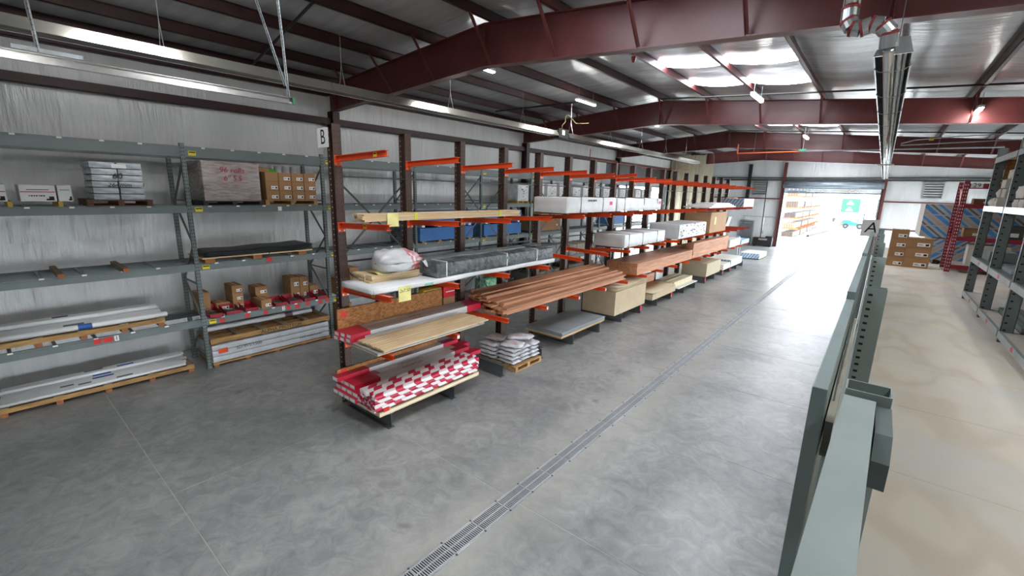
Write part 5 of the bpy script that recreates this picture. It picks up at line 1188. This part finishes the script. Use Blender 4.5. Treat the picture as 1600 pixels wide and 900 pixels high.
def yard_person():
    """far figure beside the forklift: dark jacket, pale trousers"""
    t = thing('person', 'person in dark jacket and pale trousers standing beside the teal forklift', 'person', (-5.35, 82.5, 0), R(200))
    vs = {'pelvis': (0, 0, .95, .15), 'waist': (0, 0, 1.1, .14), 'chest': (0, .02, 1.35, .18), 'neck': (0, .03, 1.52, .065), 'head': (0, .05, 1.66, .11), 'crown': (0, .04, 1.74, .09)}
    for s, n in ((-1, 'l'), (1, 'r')):
        vs.update({n+'hip': (s*.1, 0, .9, .1), n+'knee': (s*.13, .03, .5, .07), n+'ankle': (s*.15, -.02, .1, .05), n+'toe': (s*.16, .14, .05, .045), n+'sh': (s*.2, .01, 1.44, .075), n+'elb': (s*.27, .02, 1.15, .055), n+'wr': (s*.24, .18, .98, .04), n+'hand': (s*.22, .25, .95, .045)})
    names = list(vs); E = [('pelvis', 'waist'), ('waist', 'chest'), ('chest', 'neck'), ('neck', 'head'), ('head', 'crown')]
    for n in 'lr': E += [('pelvis', n+'hip'), (n+'hip', n+'knee'), (n+'knee', n+'ankle'), (n+'ankle', n+'toe'), ('chest', n+'sh'), (n+'sh', n+'elb'), (n+'elb', n+'wr'), (n+'wr', n+'hand')]
    me = bpy.data.meshes.new('body'); me.from_pydata([vs[n][:3] for n in names], [(names.index(a), names.index(b)) for a, b in E], [])
    m = bpy.data.materials.new('clothing'); m.use_nodes = True; nt = m.node_tree; b = nt.nodes['Principled BSDF']
    tc = nt.nodes.new('ShaderNodeTexCoord'); sp = nt.nodes.new('ShaderNodeSeparateXYZ'); rp = nt.nodes.new('ShaderNodeValToRGB'); rp.color_ramp.interpolation = 'CONSTANT'
    mr = nt.nodes.new('ShaderNodeMapRange'); mr.inputs['From Max'].default_value = 1.8
    e = rp.color_ramp.elements; e[0].color = lin('#2a2a2a'); e[1].position = .06; e[1].color = lin('#a9a7a0'); q = e.new(.53); q.color = lin('#20242a'); q = e.new(.86); q.color = lin('#a87c64'); q = e.new(.95); q.color = lin('#2a211c')
    nt.links.new(tc.outputs['Object'], sp.inputs[0]); nt.links.new(sp.outputs['Z'], mr.inputs['Value']); nt.links.new(mr.outputs[0], rp.inputs['Fac']); nt.links.new(rp.outputs[0], b.inputs['Base Color'])
    me.materials.append(m); o = put('body', me, t)
    o.modifiers.new('skin', 'SKIN'); o.modifiers.new('smooth', 'SUBSURF').levels = 1
    sk = me.skin_vertices[0].data
    for i, n in enumerate(names): sk[i].radius = (vs[n][3], vs[n][3]*.85)
    sk[0].use_root = True
yard_person()
# ------------------------------------------------------------------ upper deck on the right
ZM = 2.59
def deck():
    d = MB().box(.06, XE, Y0+.05, 21.0, ZM-.28, ZM-.02).build('upper_deck', M_DGREY); struct(d, 'raised plywood deck on the right')
    d['kind'] = 'structure'
    y = -1.42-1.22*3; k = 0
    while y < 20.9:
        x = .07-(1.2 if k % 2 else 0)
        while x < XE:
            a, b = max(x, .07), min(x+2.44, XE); e = min(y+1.22, 21.0)
            if b-a > .05: MB().box(a+.0015, b-.0015, y+.0015, e-.0015, ZM-.02, ZM).build('plywood_sheet', M_PLYW, d)
            x += 2.44
        y += 1.22; k += 1
    for y in (-4, 1, 6, 11, 16, 20.8):
        for x in (.25, 3.3, 6.3): MB().box(x-.07, x+.07, y-.07, y+.07, 0, ZM-.28).build('deck_column', M_RACK, d)
    MB().box(.03, .06, Y0+.1, 21.0, ZM-.3, ZM+.0).build('fascia', M_RACK, d)
def ply_mat():
    m = bpy.data.materials.new('deck_plywood'); m.use_nodes = True; nt = m.node_tree; N = nt.nodes; L = nt.links; b = N['Principled BSDF']; b.inputs['Roughness'].default_value = .5
    tc = N.new('ShaderNodeTexCoord'); oi = N.new('ShaderNodeObjectInfo'); mp = N.new('ShaderNodeMapping'); mp.inputs['Scale'].default_value = (1.1, .45, 1)
    L.new(tc.outputs['Object'], mp.inputs[0])
    nz = N.new('ShaderNodeTexNoise'); nz.inputs['Scale'].default_value = 1.6; nz.inputs['Detail'].default_value = 2; L.new(mp.outputs[0], nz.inputs['Vector'])
    mu = N.new('ShaderNodeMath'); mu.operation = 'MULTIPLY'; mu.inputs[1].default_value = 16; L.new(nz.outputs['Fac'], mu.inputs[0])
    fr = N.new('ShaderNodeMath'); fr.operation = 'SINE'; L.new(mu.outputs[0], fr.inputs[0])
    rp = N.new('ShaderNodeValToRGB'); e = rp.color_ramp.elements; e[0].position = .0; e[0].color = lin('#dad2c4'); e[1].position = 1; e[1].color = lin('#ccc1af'); q = e.new(.82); q.color = lin('#d6ccbc')
    mr = N.new('ShaderNodeMapRange'); mr.inputs['From Min'].default_value = -1; L.new(fr.outputs[0], mr.inputs['Value']); L.new(mr.outputs[0], rp.inputs['Fac'])
    n2 = N.new('ShaderNodeTexNoise'); n2.inputs['Scale'].default_value = 1.3; n2.inputs['Detail'].default_value = 8; L.new(tc.outputs['Object'], n2.inputs['Vector'])
    r2 = N.new('ShaderNodeValToRGB'); r2.color_ramp.elements[0].position = .45; r2.color_ramp.elements[1].position = .66; r2.color_ramp.elements[0].color = (0, 0, 0, 1)
    L.new(n2.outputs['Fac'], r2.inputs['Fac'])
    mx = N.new('ShaderNodeMixRGB'); mx.inputs[2].default_value = lin('#cfcbc4'); L.new(r2.outputs[0], mx.inputs[0]); L.new(rp.outputs[0], mx.inputs[1]); L.new(mx.outputs[0], b.inputs['Base Color'])
    return m
M_PLYW = ply_mat()
deck()
def guard():
    t = thing('guard_rail', 'grey green guard rail of punched posts and panels along the deck edge', 'guard rail', (0, 1.8, ZM))
    zt = 3.63-ZM; m = mat('guard_paint', '#93a19e', .42, var=.1, scale=3)
    p = MB(); p.box(0, .122, -.004, 0, 0, zt); p.box(0, .004, 0, .1, 0, zt); p.box(.118, .122, 0, .1, 0, zt); p.box(.004, .118, .096, .1, 0, zt)
    pm = p.mesh('post', m)
    h = MB()
    for i in range(19): h.box(.02, .045, -.0052, -.004, .03+i*.053, .046+i*.053)
    hm = h.mesh('slots', M_RACKD)
    for k in range(6):
        y = 2.262*k
        o = put('post', pm, t, (0, y, 0)); q = put('slots', hm, o); q['kind'] = 'stuff'
        MB().box(-.02, .14, -.02, .1, 0, .012).build('foot', m, o)
    tops = [3.62, 3.67, 3.70, 3.70, 3.69]; ys = [1.76, 3.56, 6.0, 8.4, 10.3, 13.2]
    for k in range(4):
        b = MB(); b.box(-.09, -.045, ys[k]-1.8, ys[k+1]-1.81, 2.2-ZM, tops[k]-ZM); b.build('side_panel', mat('panel_paint', '#7f9090', .42, var=.08), t, bevel=.003)
    # cross rods and beams between posts
    for k in range(5):
        y = 2.262*k
        for z in (.35, .7): MB().box(-.012, -.002, y, y+2.26, z, z+.05).build('rail', m, t)
        for q in range(9): MB().bar((-.03, y+.2+q*.22, .1), (-.03, y+.35+q*.22, zt-.05), .012, .006, up=(1, 0, 0)).build('lattice_bar', M_GALV, t)
    MB().box(-.04, -.015, .1, 2.0, .72, .86).build('spacer_board', mat('pale_board', '#b9b5a8', .6), t)
    b = MB(); b.box(-.002, .083, -2.2, -.02, zt-.022, zt-.017); b.box(-.002, .004, -2.2, -.02, zt-.14, zt-.022); b.box(.079, .083, -2.2, -.02, zt-.09, zt-.022); b.v = [(x+.0215*(y+.02), y, z) for x, y, z in b.v]; b.build('near_beam', m, t)
    b = MB(); b.prism([(-.32, zt-.16), (-.02, zt-.2), (-.02, zt-.03), (-.24, zt-.03), (-.32, zt-.08)], 'x', .084, .124); b.build('beam_bracket', mat('dark_guard', '#566563', .45), t)
    s = thing('letter_sign', 'white sign with black letter A at the far end of the guard rail', 'sign', (-.13, 13.02, 3.63))
    MB().box(-.17, .15, -.004, .004, -.19, .19).build('panel', M_WHITE, s); text('letter', 'A', M_INK, s, (0, -.006, 0), FACE_NY, .34, .0005, .15)
guard()
def deck_goods():
    # cartons
    for r in range(4): carton(['bottom', 'second', 'third', 'top'][r]+' carton of the left column at the end of the deck', (.47, 15.35, ZM+r*.236), .32, .34, .234, R(-90)*1, 'cartons at the end of the deck')
    for r in range(3): carton(['bottom', 'middle', 'top'][r]+' wide carton of the right column at the end of the deck', (.88, 15.35, ZM+r*.252), .34, .48, .25, R(-90), 'cartons at the end of the deck')
    # striped bundles
    stripes_bundle('upper blue striped bundle at the end of the deck', (2.05, 17.6, ZM+.72), 2.3, 2.0, .88, 1)
    stripes_bundle('lower blue striped bundle under the upper one at the end of the deck', (2.2, 17.6, ZM+.12), 2.1, 2.0, .58, -1)
    for k, x in enumerate((1.35, 2.2, 3.05)):
        o = MB().box(-.06, .06, -.95, .95, 0, .118).build('bearer', M_BLACK, None, (x, 17.6, ZM)); tag(o, ['left', 'middle', 'right'][k]+' dark bearer under the striped bundles', 'timber', 'bearers under the striped bundles')
    # red rack
    t = thing('red_rack', 'crimson red pallet rack numbered 29 on the deck', 'rack', (1.45, 15.05, ZM)); mr = mat('rack_crimson', '#8c1a30', .4)
    H = 2.16
    for y in (0, 1.0):
        for x in (0, 2.6):
            p = MB().box(x-.05, x+.05, y-.04, y+.04, 0, H).build('post', mr, t)
            h = MB()
            for i in range(26):
                for q in (-.02, .02): h.box(x+q-.009, x+q+.009, y-.042, y-.04, .05+i*.08, .085+i*.08)
            h = h.build('teardrop_slots', M_LABEL if False else mat('slot_pale', '#cfc6c6', .7), p); h['kind'] = 'stuff'
    for x in (0, 2.6):
        for a, b in ((.2, .9), (1.5, .9), (1.5, 2.0)): MB().bar((x, .04, a), (x, .96, b), .03).build('brace', mr, t)
    for z in (.18, .86, 1.63, 2.1):
        for y in (0, 1.0): MB().box(.05, 2.55, y-.035, y+.005, z-.1, z).build('beam', mr, t)
        if z < 2: MB().box(.05, 2.55, .01, .96, z-.02, z).build('shelf_panel', M_DRY if z < .5 else M_GALV, t)
    p = MB().box(.07, .27, -.042, -.037, 2.0, 2.11).build('number_plate', M_WHITE, t); text('number', '29', M_INK, p, (.17, -.043, 2.055), FACE_NY, .14, .0005)
    for k, (x, z, w, h, m, lab) in enumerate([(.4, 1.631, .4, .13, M_CARDD, 'grey brown tray on the top shelf of the red rack'), (1.05, 1.631, .3, .3, M_WHITE, 'white piece on the top shelf of the red rack'), (.35, .861, .4, .2, M_CARD, 'open brown tray on the middle shelf of the red rack'), (.95, .861, .35, .3, M_DGREY, 'grey motor part on the middle shelf of the red rack'), (1.9, .861, .5, .25, mat('rose_box', '#b98a94', .6), 'rose box on the middle shelf of the red rack'), (.65, .181, .7, .5, M_DRY, 'white carton on the bottom shelf of the red rack'), (1.6, .181, .6, .3, M_CARDRED, 'red box on the bottom shelf of the red rack')]):
        tt = thing('shelf_tray' if 'tray' in lab else 'shelf_item', lab, 'box', (1.45+x, 15.4, ZM+z)); b = MB()
        if 'tray' in lab:
            b.box(-w/2, w/2, -.2, .2, 0, .01); b.box(-w/2, -w/2+.01, -.2, .2, 0, h); b.box(w/2-.01, w/2, -.2, .2, 0, h); b.box(-w/2, w/2, -.2, -.19, 0, h*.75); b.box(-w/2, w/2, .19, .2, 0, h)
        else: b.box(-w/2, w/2, -.2, .2, 0, h)
        b.build('body', m, tt, bevel=.006); MB().box(-w*.1, w*.3, -.203, -.2005, h*.15, h*.45).build('label', M_LABEL, tt)
    # grey shelving
    t = thing('grey_shelving', 'grey punched post shelving along the right side of the deck', 'shelving', (1.34, 11.0, ZM)); m = M_RACK
    YS = [0, -1.68, -3.2, -4.75]
    h = MB()
    for i in range(26): h.box(.02, .045, -.0015, 0, .06+i*.09, .08+i*.09)
    hm = h.mesh('slots', M_RACKD)
    for y in YS:
        for x in (0, .95):
            p = MB(); p.box(x, x+.115, y, y+.006, 0, 2.55); p.box(x, x+.006, y, y+.07, 0, 2.55); p.box(x+.109, x+.115, y, y+.07, 0, 2.55)
            p = p.build('post', m, t); q = put('slots', hm, p, (x, y, 0)); q['kind'] = 'stuff'
        for z in (.15, .74, 1.6, 2.4): MB().box(.1, .97, y+.02, y+.05, z-.1, z-.05).build('side_brace', m, t)
    for ya, yb in zip(YS, YS[1:]):
        for z, mm in ((.13, m), (.74, m), (1.6, M_WHITE), (2.38, m)):
            MB().box(.0, 1.05, yb+.07, ya, z-.012, z).build('shelf_panel', M_PLYW if z < .5 else M_DRY if z > 1.5 else m, t); MB().box(-.012, .02, yb+.07, ya, z-.07, z+.012).build('front_lip', M_GALV if z > 1 else mat('lip_paint', '#a4aaa8', .4), t)
            if z < 1: MB().box(-.0135, -.012, (ya+yb)/2-.05, (ya+yb)/2+.05, z-.05, z).build('pink_sticker', mat('pink_sticker', '#d65a6a', .6), t)
    MB().box(.125, 1.1, .0, .02, 1.5, 2.5).build('osb_back', M_OSB, t)
    # irregular white offcuts on the bright shelf
    rr = random.Random(8); k = 0
    def lump(dx, dy, dz, seed): return bumpy_box(dx, dy, dz, seed, .05)
    S = (.15, .15, .15)
    layers = [[(1.42, 10.82), (1.42, 10.65), (1.42, 10.48), (1.42, 10.3), (1.59, 10.82), (1.59, 10.63), (1.59, 10.44), (1.59, 10.25)], [(1.48, 10.76), (1.47, 10.58), (1.49, 10.4), (1.65, 10.7), (1.65, 10.52)], [(1.51, 10.72), (1.51, 10.53), (1.67, 10.62)], [(1.54, 10.66), (1.56, 10.48)]]
    for q, lay in enumerate(layers):
        for i, (x, y) in enumerate(lay):
            o = lump(rr.uniform(.13, .16), rr.uniform(.14, .17), .148, 300+q*10+i).build('white_offcut', mat('offcut_white', '#d3cfc5', .7, var=.12, scale=6, rand=.06), None, (x, y, ZM+1.602+q*.15), rr.uniform(-.2, .2), smooth=True)
            tag(o, ORD[i]+' rough white piece in the '+ORD[q]+' layer of the heap on the bright shelf', 'packed piece', 'white pieces on the bright shelf')
    for i, (x, y, z, a, b, c) in enumerate([(1.52, 9.02, 0, .32, .28, .13), (1.52, 8.68, 0, .32, .3, .13), (1.52, 8.86, .132, .32, .45, .17)]):
        o = lump(a, b, c, 360+i).build('white_package', MATS['offcut_white'], None, (x, y, ZM+1.602+z), smooth=True); tag(o, ['lower far', 'lower near', 'upper'][i]+' white package on the bright shelf right of the heap', 'package', 'white packages on the bright shelf')
    for i in range(5):
        o = MB().box(-.04, .04, -1.5, 1.3, 0, .035).build('metal_trim', M_GALV if i % 2 else M_WHITE, None, (1.5+.12*i, 9.6+.2*i, ZM+2.382+.0), .02*i); tag(o, ['first', 'second', 'third', 'fourth', 'fifth'][i]+' long pale trim from the aisle side on top of the grey shelving', 'trim', 'long trims on the grey shelving')
    o = carton('pale carton on top of the grey shelving', (1.75, 10.4, ZM+2.42), .4, .5, .22, m=mat('pale_card', '#bdb592', .7), lab=None)
    for i, (x, y, w, l, h, mm) in enumerate([(1.6, 10.6, .3, .5, .16, M_STEEL), (1.95, 10.4, .25, .6, .1, M_GALV), (1.65, 9.0, .4, .6, .05, mat('glass_pane', '#b9c6c8', .15, spec=.8)), (1.7, 8.3, .35, .4, .1, M_STEEL), (1.75, 6.9, .3, .5, .15, M_STEEL)]):
        o = MB().box(-w/2, w/2, -l/2, l/2, 0, h).build('metal_part', mm, None, (x, y, ZM+.742), bevel=.005); tag(o, ['grey box fitting on the middle shelf of the grey shelving', 'flat galvanised part on the middle shelf of the grey shelving', 'stacked glass panes on the middle shelf of the grey shelving', 'short grey part on the middle shelf of the grey shelving', 'nearest grey part on the middle shelf of the grey shelving'][i], 'metal part')
    for i in range(6):
        o = MB().box(-.03, .03, -.7, .7, 0, .07).box(-.03, .03, -.7, .7, .0, .01).build('steel_channel', M_RACK, None, (1.55+.09*i, 8.55+.03*i, ZM+.132)); tag(o, ORD[i]+' grey steel channel from the aisle on the bottom shelf of the grey shelving', 'channel', 'steel channels on the bottom shelf')
def stripes_bundle(label, loc, dx, dy, dz, sg):
    t = thing('striped_bundle', label, 'board bundle', loc)
    MB().box(-dx/2, dx/2, -dy/2, dy/2, 0, dz-.003).build('boards', M_DRY, t)
    e = MB().box(-dx/2, dx/2, -dy/2-.003, -dy/2-.001, 0, dz-.003).build('end_wrap', M_DSTRIPE, t)
    cols = [mat('tape_blue', '#3f86c4', .6), mat('tape_slate', '#57616b', .6), mat('tape_blue', '#3f86c4', .6), mat('tape_sand', '#a99d8f', .6)]
    x = -dx/2-dz*1.2; q = 0
    while x < dx/2+dz*1.2:
        w = (.13, .06, .08, .1)[q % 4]; s = -sg*dz*1.1
        pts = [(x, 0), (x+w, 0), (x+w+s, dz-.003), (x+s, dz-.003)]
        pl = clip(pts, -dx/2, dx/2)
        if len(pl) >= 3: MB().prism(pl, 'y', -dy/2-.0045, -dy/2-.003).build('stripe', cols[q % 4], e)
        x += w+(.06, .09, .05, .07)[q % 4]; q += 1
    for z in (dz*.33, dz*.66): MB().box(-dx/2-.004, dx/2+.004, -dy/2-.008, -dy/2-.0046, z, z+.03).build('band', M_DSTRIPE, t)
deck_goods()

# ------------------------------------------------------------------ lettering becomes plain mesh
def bake_lettering():
    dg = bpy.context.evaluated_depsgraph_get()
    for o in [o for o in COL.objects if o.type == 'FONT']:
        me = bpy.data.meshes.new_from_object(o.evaluated_get(dg)); nm = o.name.split('.')[0]
        n = bpy.data.objects.new(nm, me); COL.objects.link(n); n.parent = o.parent; n.location = o.location; n.rotation_euler = o.rotation_euler; n.scale = o.scale
        bpy.data.objects.remove(o)
bake_lettering()
